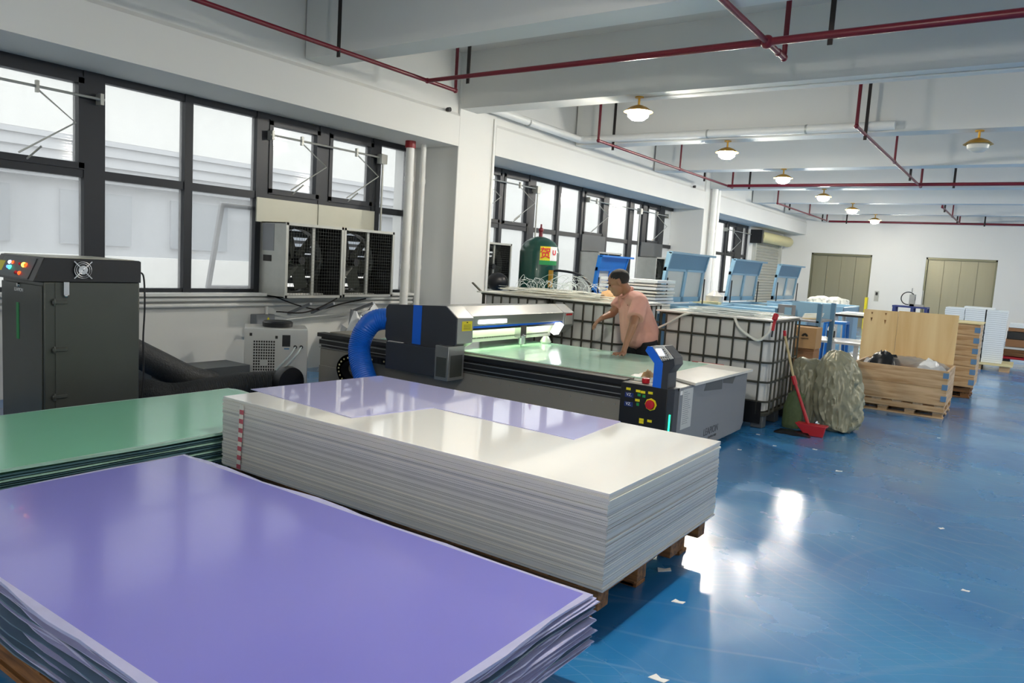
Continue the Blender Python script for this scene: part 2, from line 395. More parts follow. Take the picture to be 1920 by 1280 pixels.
# window opener rods and folding arms (they belong to the windows)
def opener(win, ya, yb, arms, gear=None, z=2.70):
    o = MB(); x = XW+.12
    o.tube([(x, ya, z), (x, yb, z)], .012, 8)
    for y in (ya+.03, yb-.03): o.box(XW+.02, x+.02, y-.015, y+.015, z-.05, z+.05)
    b = o.build('opener_rod', 'galvanized', win)
    for y in arms:
        a = MB(); a.box(x-.015, x+.02, y-.012, y+.012, z-.05, z+.05)
        a.tube([(x, y, z-.02), (x+.16, y+.24, z-.27), (x+.03, y-.16, z-.58)], .008, 6)
        a.tube([(XW+.05, y-.06, z-.62), (x+.03, y+.02, z-.5)], .009, 6)
        a.build('opener_arm', 'galvanized', win)
    if gear:
        g = MB().box(x-.04, x+.05, gear-.05, gear+.05, z-.08, z+.04); g.tube([(x+.02, gear, z-.05), (x+.02, gear, 1.35)], .013, 8)
        g.build('crank_gear', 'galvanized', win)
opener(w1, 2.3, 3.6, [3.03])
opener(w1, 5.42, 7.2, [5.86, 6.72], 7.17)
opener(w2, 9.2, 10.9, [9.4, 10.38], 10.9, 2.72)
opener(w2, 12.72, 16.55, [13.05, 15.9], 15.0, 2.72)
opener(w3, 20.6, 22.9, [21.2], None, 2.7)
# roller shutter door at the far end of the window wall
d3 = struct('door_3', MB().box(-7.22, -7.1, 23.1, 23.22, 0, 2.7).box(-7.22, -7.1, 25.9, 26.02, 0, 2.7), 'shutter')
s = MB()
for k in range(30): s.prism([(-7.2, .02+k*.088), (-7.155, .045+k*.088), (-7.2, .1+k*.088)], 'y', 23.2, 25.92)
s.box(-7.22, -7.2, 23.2, 25.92, 0, 2.7); s.build('slat_curtain', 'shutter', d3)
MB().lathe([(.16, 22.95), (.165, 23.0), (.165, 26.2), (.16, 26.25)], (-6.98, 0, 2.66), 24, 'y').build('shutter_roll', 'shutter_box', d3)
MB().box(-7.2, -6.85, 22.8, 22.97, 2.45, 2.85).build('shutter_motor', 'machine_black', d3)
wl2 = MB().box(-7.55, -7.22, 23.1, YF, .93, ZB); struct('wall_left_end', wl2, 'wall_paint')
bpy.data.objects['wall_left_end'].name = 'wall_left'
# outside: yard and the building across it
struct('ground', MB().box(-40, -7.6, -15, 45, -.3, -.05), 'asphalt')
fb = MB().box(-14, -13.2, -14, 14, 3.08, 8.5).box(-14, -13.2, -14, 14, -.05, 1.12).box(-14, -13.2, 14, 45, -.05, 8.5)
o = fb.build('building', 'facade_white', thing('building', 'pale building across the yard seen through the window panes', 'building', (-13.6, 12, -.05)))
g = MB()
for k in range(8): g.box(-13.45, -13.25+.06*(k % 2), -14, 14, 2.36+k*.09, 2.36+k*.09+.085)
g.build('louvre_band', 'facade_slat', o.parent)
g = MB().box(-13.6, -13.45, -14, 14, 1.12, 2.36); g.build('window_band', 'facade_grey', o.parent)
g = MB()
for k in range(14): g.box(-13.45, -13.4, -13.5+k*1.95, -12.3+k*1.95, 1.3, 2.2)
g.build('window', 'facade_glass', o.parent)

# ------------------------------------------------------------------ lamps
def lamp(label, x, y, on=True):
    t = thing('ceiling_lamp', label, 'lamp', (x, y, 3.43), 'round lamps under the cross beams' if on else None)
    MB().lathe([(.05, 3.415), (.05, 3.43)], (x, y, 0), 16).build('ceiling_plate', 'brass', t)
    MB().tube([(x, y, 3.415), (x, y, 3.33)], .014, 8).build('stem', 'brass', t)
    MB().lathe([(.03, 3.335), (.05, 3.33), (.10, 3.31), (.165, 3.262), (.168, 3.258), (.16, 3.26), (.098, 3.303), (.03, 3.325)], (x, y, 0), 24).build('reflector', 'brass', t)
    MB().lathe([(.02, 3.30), (.10, 3.285), (.125, 3.25), (.115, 3.205), (.07, 3.17), (.005, 3.158)], (x, y, 0), 24).build('glass_globe', 'bulb_on' if on else 'bulb_off', t)
    return t
names = ['nearest the camera, just past the first beam', 'second from the camera in the left row', 'third from the camera in the left row',
         'fourth from the camera in the left row', 'fifth from the camera, near the far wall', 'closest to the far wall, over its red pipe']
for nme, y in zip(names, (8.05, 11.1, 14.15, 17.35, 20.5, 23.8)):
    lamp('glowing round lamp ' + nme, -3.97, y)
lamp('unlit brass ceiling lamp with a wide reflector near the right edge', -.77, 11.1, False)
for i, y in enumerate((8.08, 14.27, 20.65)): lamp('%s glowing round lamp of the right hand row beyond the frame' % nth(i+1), 2.6, y)
lamp('added round fill lamp overhead outside the frame near the camera', -1.2, 2.65)  # unseen lamp added to brighten the area near the camera
for x, y, l in ((2.6, -3.95, 'behind the camera at right'), (-.8, -3.95, 'straight behind the camera')):  # unseen lamps added to light the stack sides from behind
    lamp('added round fill lamp outside the frame, '+l, x, y)

# ------------------------------------------------------------------ fire pipes
ZP = 3.385
def pipe(label, pts, r, fits=(), grp=None):
    t = thing('fire_pipe', label, 'pipe', pts[0], grp)
    MB().tube(pts, r, 12).build('pipe_run', 'red_pipe', t)
    for p in fits: MB().ball(p, (max(r) if isinstance(r, list) else r)*1.4, n=10, m=6).build('pipe_fitting', 'red_pipe', t)
    return t
XA, XB = -5.75, -2.03
pipe('red fire pipe running above the nearest window bay', [(XA, -4.9, ZP), (XA, 6.88, ZP), (XA, 6.88, ZC-.004)], .022, [(XA, 6.39, ZP), (XA, 6.88, ZP), (XA, 2.6, ZP)])
pipe('thick red fire pipe crossing in front of the nearest ceiling beam', [(XA, 6.39, ZP), (XB, 6.39, ZP), (XR, 6.39, ZP)], [.022, .032, .04], [(XB, 6.39, ZP)])
pipe('short red fire pipe dropping in at the top right, ahead of the first beam', [(XB, -4.9, ZP), (XB, 6.9, ZP), (XB, 6.9, ZC-.004)], .024, [(XB, 6.9, ZP), (XB, 6.72, ZP)])
def bay(xs, y0, ym, y1, lab):
    t = pipe(lab, [(xs, y0, ZC-.004), (xs, y0, ZP), (xs, y1, ZP), (xs, y1, ZC-.004)], .022, [(xs, y0, ZP), (xs, ym, ZP), (xs, y1, ZP)])
    MB().tube([(xs, ym, ZP), (xs, ym, ZC)], .018, 8).build('branch_riser', 'red_pipe', t)
bay(XA, 10.36, 13.6, 16.6, 'red fire pipe along the second window bay behind the first beam')
pipe('red fire pipe crossing the hall in the middle distance', [(XA, 16.3, ZP), (XR, 16.3, ZP)], .032)
bay(XB, 10.2, 13.3, 16.65, 'red fire pipe slanting over the aisle left of the unlit lamp')
bay(XA, 20.2, 23.6, 25.9, 'short red fire pipe above the roller shutter, far left')
pipe('red fire pipe along the top of the far wall', [(XA, 26.2, ZP), (XR, 26.2, ZP)], .032)
bay(XB, 20.9, 23.6, 25.95, 'short red fire pipe in the far right distance near the elevators')
def hanger(x, y, lab, wd=.022):
    t = thing('pipe_hanger', lab, 'hanger', (x, y, ZC), 'black strip pipe hangers')
    MB().box(x-wd, x+wd, y-.006, y+.006, ZP-.07, ZC).build('hanger_strip', 'hanger_dark', t)
    MB().box(x-wd-.01, x+wd+.01, y-.035, y+.035, ZC-.012, ZC).build('hanger_foot', 'hanger_dark', t)
for x, y, l in ((XA, 5.1, 'on the pipe over the nearest windows'), (-5.2, 6.42, 'beside the first column'), (-1.54, 6.42, 'at the top right on the thick pipe'),
                (XA, 10.85, 'behind the first beam'), (XA, 14.9, 'near the second column'), (-5.28, 16.33, 'at the left end of the middle crossing pipe'),
                (-2.03, 10.8, 'nearest on the slanting aisle pipe'), (-2.03, 15.15, 'further along the slanting aisle pipe'), (-1.44, 16.33, 'on the middle crossing pipe, at right'),
                (XA, 21.4, 'above the roller shutter'), (XA, 25.3, 'in the far left corner'), (-5.2, 26.17, 'at the left end of the far wall pipe'),
                (XB, 21.5, 'in the far right distance'), (XB, 25.2, 'close to the far wall on the right'), (-1.4, 26.17, 'on the far wall pipe above the right elevator')):
    hanger(x, y, 'black metal strip hanger '+l, .02)
# ------------------------------------------------------------------ white pipes
t = thing('drain_pipe', 'fat white plastic pipe turning along the second window bay ceiling', 'pipe', (-6.35, 8.8, 3.5))
MB().tube([(-6.36, 8.3, 3.52), (-6.36, 10.78, 3.50), (-6.28, 10.86, 3.5), (-1.7, 10.86, 3.50)], .058, 16).build('pipe_run', 'pvc', t)
for p in ((-6.36, 9.3), (-4.2, 10.86), (-2.8, 10.86)):
    MB().lathe([(.064, -.012), (.064, .012)], (p[0], p[1], 3.5), 16, 'y' if p[0] < -6.3 else 'x').build('pipe_clip', 'galvanized', t)
def downpipe(x, y, r, z1, label, collar=False, z0=0, grp=None):
    t = thing('down_pipe', label, 'pipe', (x, y, z0), grp)
    MB().tube([(x, y, z0), (x, y, z1)], r, 18).build('pipe_run', 'pvc', t)
    for z in (2.45, 1.3):
        if z > z0: MB().lathe([(r*1.12, z-.03), (r*1.12, z+.03)], (x, y, 0), 18).build('pipe_socket', 'pvc', t)
    if collar: MB().lathe([(r*1.25, z1-.09), (r*1.25, z1)], (x, y, 0), 18).build('collar', 'red_collar', t, label='dark red collar')
downpipe(-6.9, 7.4, .055, ZB, 'thick white drain pipe with dark red collar in front of the first column', True)
downpipe(-6.9, 7.66, .038, ZB, 'thinner white drain pipe between the red-collared pipe and the first column')
downpipe(-6.4, 17.35, .07, ZC, 'white drain pipe on the front of the second column')
downpipe(-6.4, 17.6, .05, ZC, 'narrow white drain pipe beside the wider one on the second column')
downpipe(-6.485, 8.66, .014, 3.43, 'thin white conduit down the far edge of the first column')
for z, l in ((.86, 'upper'), (.80, 'lower')):
    MB().tube([(-7.16, -3, z), (-7.16, 7.85, z)], .02, 10).build('wall_conduit', 'pvc', label='%s white conduit running along the wall below the nearest window sill' % l, cat='conduit')
MB().box(-7.22, -7.1, -3, 7.88, .9, .93).build('window_sill', 'pvc', label='pale ledge under the nearest row of windows', cat='sill')
MB().tube([(XF+.01, 3.3, 3.25), (XF+.03, 3.3, 3.25)], .01).v
for y, l in ((7.62, 'first'), (16.2, 'second')):
    MB().lathe([(.022, 0), (.03, .02), (.03, .06)], (XF, y, 3.36-.05*0+.0), 12, 'x').build('wall_sensor', 'machine_black', label='small black round fitting on the window beam before the %s column' % l, cat='fitting')
MB().tube([(-3.97, 8.08, 3.42), (XR, 8.08, 3.42)], .01, 6).build('ceiling_conduit', 'pvc', label='thin conduit under the first cross beam running right from the lamp', cat='conduit')

# ================================================================== SHEET STACKS
def pallet(label, x0, x1, y0, y1, z0, z1, nb=4, m=('pallet_wood', 'pallet_wood_y'), lower=.0):
    t = thing('wooden_pallet', label, 'pallet', ((x0+x1)/2, (y0+y1)/2, z0)); h = z1-z0
    n = max(5, int((x1-x0)/.2))
    for k in range(n):
        a = x0+(x1-x0-.1)*k/(n-1); MB().box(a, a+.1, y0, y1, z1-.02, z1).build('deck_board', m[1], t, bev=.002)
    for k in range(nb):
        a = y0+(y1-y0-.09)*k/(nb-1)
        MB().box(x0, x1, a, a+.09, z1-.02-h*.38, z1-.02).build('stringer', m[0], t, bev=.003)
    for k in range(4):
        a = x0+lower+(x1-x0-2*lower-.11)*k/3
        MB().box(a, a+.11, y0+.02, y1-.02, z1-.02-h*.38-.02, z1-.02-h*.38).build('cross_board', m[1], t)
        for j in range(3):
            b = y0+.03+(y1-y0-.16)*j/2
            MB().box(a, a+.1, b, b+.1, z0, z1-.04-h*.38).build('block', m[0], t, bev=.003)
    for b in (y0+.02, (y0+y1)/2-.05, y1-.12): MB().box(x0+lower, x1-lower, b, b+.1, z0, z0+.018).build('bottom_board', m[0], t, bev=.002)
    return t
pallet('dark wooden pallet under the tall white sheet stack', -3.66, -1.27, 2.55, 3.72, 0, .204, lower=.08)
pallet('dark wooden pallet under the purple sheet stack in the foreground', -3.58, -1.24, .99, 2.18, 0, .138, nb=3, lower=.05)
pallet('wooden pallet under the green sheet stack', -4.9, -3.85, 1.0, 3.3, 0, .138, nb=3)
# white stack: every sheet its own object
NW = 43; zz0, zz1 = .206, .600; pit = (zz1-zz0)/NW
protos = []
for m in ('white_acrylic', 'white_acrylic_b', 'white_acrylic_c'):
    me = MB().box(-1.23, 1.23, -.62, .62, 0, pit*.93); protos.append((me, m))
wmesh = []
for me, m in protos:
    o = me.build('acrylic_sheet', m); wmesh.append(o.data); bpy.data.objects.remove(o)
for k in range(NW-1):
    i = random.choice((0, 0, 1, 1, 2)) if k < NW-7 else 2
    o = bpy.data.objects.new('acrylic_sheet', wmesh[i]); COL.objects.link(o)
    o.location = (-2.47+random.uniform(-.0035, .0035), 3.14+random.uniform(-.0035, .0035), zz0+k*pit); o.rotation_euler[2] = random.uniform(-.0015, .0015)
    tag(o, '%s sheet down from the top in the tall white stack on the dark pallet' % nth(NW-k), 'sheet', 'white sheets of the tall stack')
MB().box(-3.70, -1.24, 2.52, 3.76, zz1-pit, zz1).build('acrylic_sheet', 'white_acrylic_top', bev=.001, label='glossy white top sheet of the tall stack on the dark pallet', cat='sheet')
L = [(-3.78, 2.76), (-2.83, 2.68), (-2.73, 3.22), (-1.78, 3.18), (-1.82, 3.765), (-3.70, 3.765)]
MB().prism(L, 'z', zz1+.0005, zz1+.004).build('plastic_film', 'lilac_film', label='pale lilac L-shaped sheet lying on the white stack', cat='sheet')
# red and white tape on the side of the white stack
t = MB()
for k in range(14):
    z = .215+k*.026; t.use(k % 2); t.box(-3.548+.0015*k, -3.518+.0015*k, 2.508, 2.512, z, z+.026)
t.build('barrier_tape', ['tape_red', 'scrap_white'], label='red and white tape strip hanging down the front of the white stack', cat='tape')
def film_sheet(nx, ny, w, d, th, mats, wave, seed, curl=0.):
    """a sheet whose protective film overhangs as a ragged, wavy border"""
    rnd = random.Random(seed); mb = MB(); ph = [rnd.uniform(0, 6) for _ in range(8)]; ph[2] = 1.3; ph[3] = .4
    def per(inset, zf, jit):
        out = []
        pts = [(-w/2+w*i/nx, -d/2) for i in range(nx)]+[(w/2, -d/2+d*i/ny) for i in range(ny)]+[(w/2-w*i/nx, d/2) for i in range(nx)]+[(-w/2, d/2-d*i/ny) for i in range(ny)]
        for i, (x, y) in enumerate(pts):
            sx = (w/2-inset)/(w/2); sy = (d/2-inset)/(d/2)
            j = 1+jit*(math.sin(i*.9+ph[0])+math.sin(i*.37+ph[1])+rnd.uniform(-1, 1)*.6)
            out.append((x*sx*(1+(j-1)/w), y*sy*(1+(j-1)/d), zf(i)))
        return out
    n = 2*(nx+ny)
    wz = wave if seed == 99 else th*.12
    zo = lambda i: th*(1 if seed == 99 else .85)+wz*(math.sin(i*.7+ph[2])+math.sin(i*.23+ph[3]))*.5+curl
    A = per(.018, lambda i: th, 0); B = per(-.006, zo, wave*1.3); Cc = per(-.006, lambda i: max(0, zo(i)-th*.5) if seed != 99 else zo(i)-th*1.4, wave*1.3); D = per(.018, lambda i: 0, 0)
    mb.use(0); mb.add(A, [tuple(range(n))])
    mb.use(1)
    for P, Q in ((A, B), (B, Cc), (Cc, D)):
        mb.add(P+Q, [(i, i+n, n+(i+1) % n, (i+1) % n) for i in range(n)])
    mb.add(D, [tuple(range(n))[::-1]])
    return mb
def stack(label_k, label_top, cx, cy, w, d, z0, z1, n, mats_mid, mats_top, wave, grp, jit=.012):
    th = (z1-z0)/n; ms = []
    for s in range(4):
        o = film_sheet(26, 14, w, d, th*.8, None, wave, s+len(grp)).build('acrylic_sheet', mats_mid[s % len(mats_mid)], sharp=60); ms.append(o.data); bpy.data.objects.remove(o)
    for m in ms:
        b = min(v.co.z for v in m.vertices)
    for k in range(n-1):
        o = bpy.data.objects.new('acrylic_sheet', ms[k % 4]); COL.objects.link(o)
        o.location = (cx+random.uniform(-jit, jit), cy+random.uniform(-jit, jit)*1.0, z0+k*th)
        o.rotation_euler[2] = random.uniform(-.002, .002)
        tag(o, '%s sheet down from the top, %s' % (nth(n-k), label_k), 'sheet', grp)
    o = film_sheet(26, 14, w, d, th*.8, None, wave, 99).build('acrylic_sheet', mats_top, sharp=60)
    o.location = (cx, cy, z0+(n-1)*th); tag(o, label_top, 'sheet')
stack('ragged purple-filmed sheet inside the foreground stack', 'purple film-covered top sheet of the foreground stack', -2.365, 1.60, 2.46, 1.24, .14, .33, 22,
      [['purple_film', 'purple_edge'], ['purple_film', 'blue_edge'], ['purple_film', 'purple_edge'], ['purple_film', 'purple_edge']], ['purple_film', 'purple_edge'], .008, 'purple sheets of the foreground stack')
stack('green-filmed sheet inside the stack at left', 'green film-covered top sheet of the stack at left', -4.36, 2.18, 1.18, 2.46, .14, .36, 18,
      [['green_film', 'teal_edge'], ['green_film', 'teal_edge'], ['green_film', 'green_edge'], ['green_film', 'teal_edge']], ['green_film', 'green_edge'], .008, 'green sheets of the left stack', .006)
MB().ob((-1.545, 1.245, .334), (.03, .105, .003), Euler((0, 0, .75)).to_matrix()).build('cream_strip', 'pallet_board', label='small cream acrylic strip lying on the purple stack', cat='strip')
MB().ob((-3.112, 2.168, .334), (.045, .01, .003), Euler((0, 0, .4)).to_matrix()).build('pink_strip', 'red_plastic', label='tiny pink strip at the back edge of the purple stack', cat='strip')

# ================================================================== GREY CABINET (left)
cx0, cx1, cy0, cy1 = -6.14, -5.5, 2.355, 3.02
t = thing('fume_purifier', 'dark grey steel fume purifier cabinet with black control top by the windows', 'machine', ((cx0+cx1)/2, (cy0+cy1)/2, 0))
MB().box(cx0, cx1, cy0, cy1, .05, 1.129).build('body', 'cabinet_grey', t, bev=.008)
MB().box(cx0-.003, cx1-.02, cy0-.008, cy0, .08, 1.1).build('front_door', 'cabinet_grey', t, bev=.003)
MB().box(cx1, cx1+.006, cy0+.07, cy1-.01, .08, 1.125).build('side_door', 'cabinet_grey', t, bev=.002)
hd = MB().prism([(cy0-.07, 1.129), (cy1+.005, 1.129), (cy1+.005, 1.285), (cy1-.01, 1.292), (cy0, 1.292)], 'x', cx0-.03, cx1+.008).build('control_head', 'machine_black', t, bev=.004)
MB().box(cx0-.03, cx1-.03, cy0+.02, cy1-.03, 1.2925, 1.296).build('top_plate', 'panel_grey', t)
n_ = Vector((0, -.163, .07)).normalized(); upv = Vector((0, .07, .163)).normalized(); c0 = Vector((0, cy0-.035, 1.2105))
RR = Matrix(((1, 0, 0), (0, upv.y, n_.y), (0, upv.z, n_.z))); RR = Matrix(((1, 0, 0), (0, upv.y, n_.y), (0, upv.z, n_.z)))
def onpanel(x, v): return c0+Vector((x, 0, 0))+upv*v+n_*.003
MB().ob(onpanel(-6.07, 0), (.09, .075, .003), RR).build('warning_label', 'label_yellow', t)
MB().ob(onpanel(-5.83, 0), (.5, .15, .002), RR).build('panel_plate', 'dark_panel', t)
for x, v, m, r in ((-5.95, .03, 'led_white', .014), (-5.90, .03, 'led_red', .012), (-5.95, -.005, 'led_blue', .012), (-5.91, -.008, 'led_cyan', .016), (-5.72, .02, 'led_orange', .018), (-5.69, .02, 'led_red', .016), (-5.79, .025, 'red_plastic', .012), (-5.79, -.04, 'red_plastic', .014), (-5.73, -.042, 'led_red', .014)):
    MB().ball(onpanel(x, v), r, n=10, m=6).build('indicator_light', m, t)
fy, fz = 2.60, 1.215
fa = MB().lathe([(.062, .0), (.062, .012), (.02, .014)], (cx1+.008, fy, fz), 20, 'x').build('cooling_fan', 'machine_black', t)
g = MB()
for a in (PI/4, 3*PI/4): g.ob((cx1+.024, fy, fz), (.006, .17, .007), Euler((a, 0, 0)).to_matrix())
for r in (.03, .045, .058): g.tube([(cx1+.024, fy+r*math.cos(2*PI*k/20), fz+r*math.sin(2*PI*k/20)) for k in range(21)], .002, 5)
g.lathe([(.028, 0), (.028, .004)], (cx1+.022, fy, fz), 16, 'x'); g.build('fan_guard', 'chrome', fa)
for z in (.99, .66, .33):
    MB().box(cx1+.006, cx1+.02, cy0+.045, cy0+.145, z-.012, z+.012).tube([(cx1+.016, cy0+.06, z-.025), (cx1+.016, cy0+.06, z+.025)], .007, 8).build('hinge', 'cabinet_grey', t, bev=.004)
MB().box(cx1+.006, cx1+.03, cy0+.115, cy0+.15, 1.04, 1.13).ball((cx1+.02, cy0+.133, 1.035), .014).build('latch', 'chrome', t)
lg = MB()
for k, (a, b) in enumerate(((0, 4), (.6, 3), (1.2, 4))): pass
text('logo_mark', 'LEAPION', .035, (-5.86, cy0-.0095, 1.05), (1, 0, 0), (0, 0, 1), 'label_white', t)
MB().lathe([(.012, 0), (.016, .01), (.016, .02), (.003, .03)], (-5.86, cy0-.02, 1.085), 12, 'y').build('lock', 'chrome', t)
MB().box(-5.9, -5.86, cy0-.011, cy0-.008, .70, .96).build('level_strip', 'label_green', t, label='dark green vertical level strip')
MB().tube(smooth_path([(cx1-.03, cy1+.005, 1.21), (cx1-.02, cy1+.04, 1.17), (cx1-.02, cy1+.05, .95), (cx1-.02, cy1+.04, .7), (cx1-.02, cy1+.045, .45), (cx1-.02, cy1+.03, .2)]), .007, 6).build('power_cord', 'machine_black', t)
# ribbed ducts
def ribbed(pts, r, pitch=.02, depth=.08, n=20):
    P = smooth_path(pts, 10); out = [P[0]]; rs = []; acc = 0
    Q = [P[0]]
    for a, b in zip(P, P[1:]):
        d = (b-a).length; acc += d
        k = max(1, int(d/(pitch/2)))
        for i in range(1, k+1): Q.append(a.lerp(b, i/k))
    rs = [r*(1+(depth if i % 2 else -depth/2)) for i in range(len(Q))]
    return MB().tube(Q, rs, n)
ribbed([(-5.9, 3.0, .22), (-5.95, 3.3, .2), (-6.0, 3.6, .13), (-6.02, 3.95, .14), (-6.0, 4.3, .16), (-5.9, 4.6, .17)], .1).build('exhaust_duct', 'duct_black', label='black ribbed flexible exhaust duct lying on the floor behind the green stack', cat='duct')
MB().tube(smooth_path([(-6.3, 3.1, .62), (-6.35, 3.35, .52), (-6.35, 3.65, .36), (-6.35, 3.95, .2), (-6.35, 4.2, .12)]), [.12]*33, 18).build('exhaust_duct', 'duct_black', label='smooth black duct slanting down the wall behind the purifier', cat='duct')
MB().box(-6.75, -6.35, 3.6, 4.62, .02, .27).build('floor_box', 'dark_panel', label='long low dark grey box on the floor by the wall', cat='box')
t = thing('duct_blower', 'round dark blower fan at the end of the floor duct', 'blower', (-5.78, 4.66, 0))
MB().lathe([(.12, -.06), (.15, -.05), (.16, 0), (.15, .05), (.08, .06)], (-5.78, 4.64, .17), 28, 'x').build('housing', 'machine_black', t)
MB().box(-5.86, -5.70, 4.52, 4.76, 0, .03).build('foot', 'hose_blue', t, label='blue foot')

# ------------------------------------------------------------------ chiller
t = thing('water_chiller', 'white water chiller with square vent holes and round top fan beside the purple-topped stack', 'chiller', (-6.47, 5.1, 0), rz=-.62)
CX, CY0, CY1, CZ = -6.25, 4.72, 5.35, .625
MB().box(-6.69, CX, CY0, CY1, .04, CZ).build('body', 'machine_white', t, bev=.01)
for a, b in ((CX-.42, CY0+.04), (CX-.05, CY0+.04), (CX-.42, CY1-.08), (CX-.05, CY1-.08)): MB().box(a, a+.04, b, b+.04, 0, .045).build('foot', 'machine_black', t)
v = MB()
for i in range(9):
    for j in range(13):
        if i in (3, 4, 5) and j in (4, 5): continue
        y = CY0+.09+i*.024; z = .13+j*.029; v.box(CX-.004, CX+.002, y, y+.016, z, z+.019)
v.build('vent_grille', 'ink', t)
MB().box(CX, CX+.004, CY0+.37, CY0+.45, .44, .56).build('control_display', 'machine_black', t)
MB().box(CX, CX+.003, CY0+.385, CY0+.435, .48, .52).build('display_screen', 'dark_panel', t)
MB().box(CX, CX+.003, CY0+.39, CY0+.44, .41, .425).build('label_plate', 'label_blue', t)
MB().box(CX, CX+.003, CY0+.05, CY0+.075, .545, .575).box(CX, CX+.003, CY0+.3, CY0+.325, .52, .55).build('knockout', 'ink', t)
for y in (CY0+.5, CY0+.56): MB().lathe([(.018, 0), (.018, .03), (.012, .035)], (CX, y, .44), 12, 'x').build('hose_port', 'machine_black', t)
tf = MB().lathe([(.15, CZ), (.155, CZ+.045), (.14, CZ+.06), (.02, CZ+.062)], (-6.47, 5.05, 0), 28).build('top_fan', 'machine_black', t)
for y in (CY0+.5, CY0+.56): MB().tube(smooth_path([(CX+.03, y, .44), (CX+.1, y-.06, .36), (CX+.12, y-.2, .2), (CX+.1, y-.3, .06)]), .009, 6).build('water_hose', 'clear_strip', t)
t = thing('switch_box', 'grey electrical box with yellow high voltage triangle on the wall', 'electrical box', (-7.2, 5.45, .5))
MB().box(-7.22, -7.1, 5.24, 5.49, .50, .69).build('box_body', 'side_grey', t, bev=.01)
MB().prism([(5.33, .56), (5.46, .56), (5.395, .66)], 'x', -7.1, -7.097).build('hazard_triangle', 'label_yellow', t)
MB().box(-7.1, -7.096, 5.32, 5.47, .545, .555).build('warning_text_bar', 'label_yellow', t)
MB().tube([(-7.15, 5.41, .69), (-7.15, 5.41, .78)], .018, 8).build('cable_gland', 'pvc', t)
# crumpled silvery film on the floor by the wall, and hanging cables
def crumple(c, size, n, seed, amp, m, name, label, cat, kind=None):
    r = random.Random(seed); mb = MB(); N = n; vs = []
    for j in range(N+1):
        for i in range(N+1):
            u, v = i/N*2-1, j/N*2-1; rr = max(abs(u), abs(v)); h = max(0, 1-rr**2.2)
            vs.append((c[0]+u*size[0]*(1+.12*r.uniform(-1, 1)), c[1]+v*size[1]*(1+.12*r.uniform(-1, 1)), c[2]+(size[2]*h*(.75+.4*r.random())+amp*r.uniform(0, 1))*(1 if rr < 1 else 0)))
    mb.add(vs, [(j*(N+1)+i, j*(N+1)+i+1, (j+1)*(N+1)+i+1, (j+1)*(N+1)+i) for j in range(N) for i in range(N)])
    return mb.build(name, m, sharp=50, label=label, cat=cat, kind=kind)
crumple((-6.72, 6.65, 0), (.3, .55, .74), 14, 5, .05, 'plastic_wrap', 'plastic_film_heap', 'crumpled silvery plastic film heap by the wall behind the laser machine', 'plastic film')

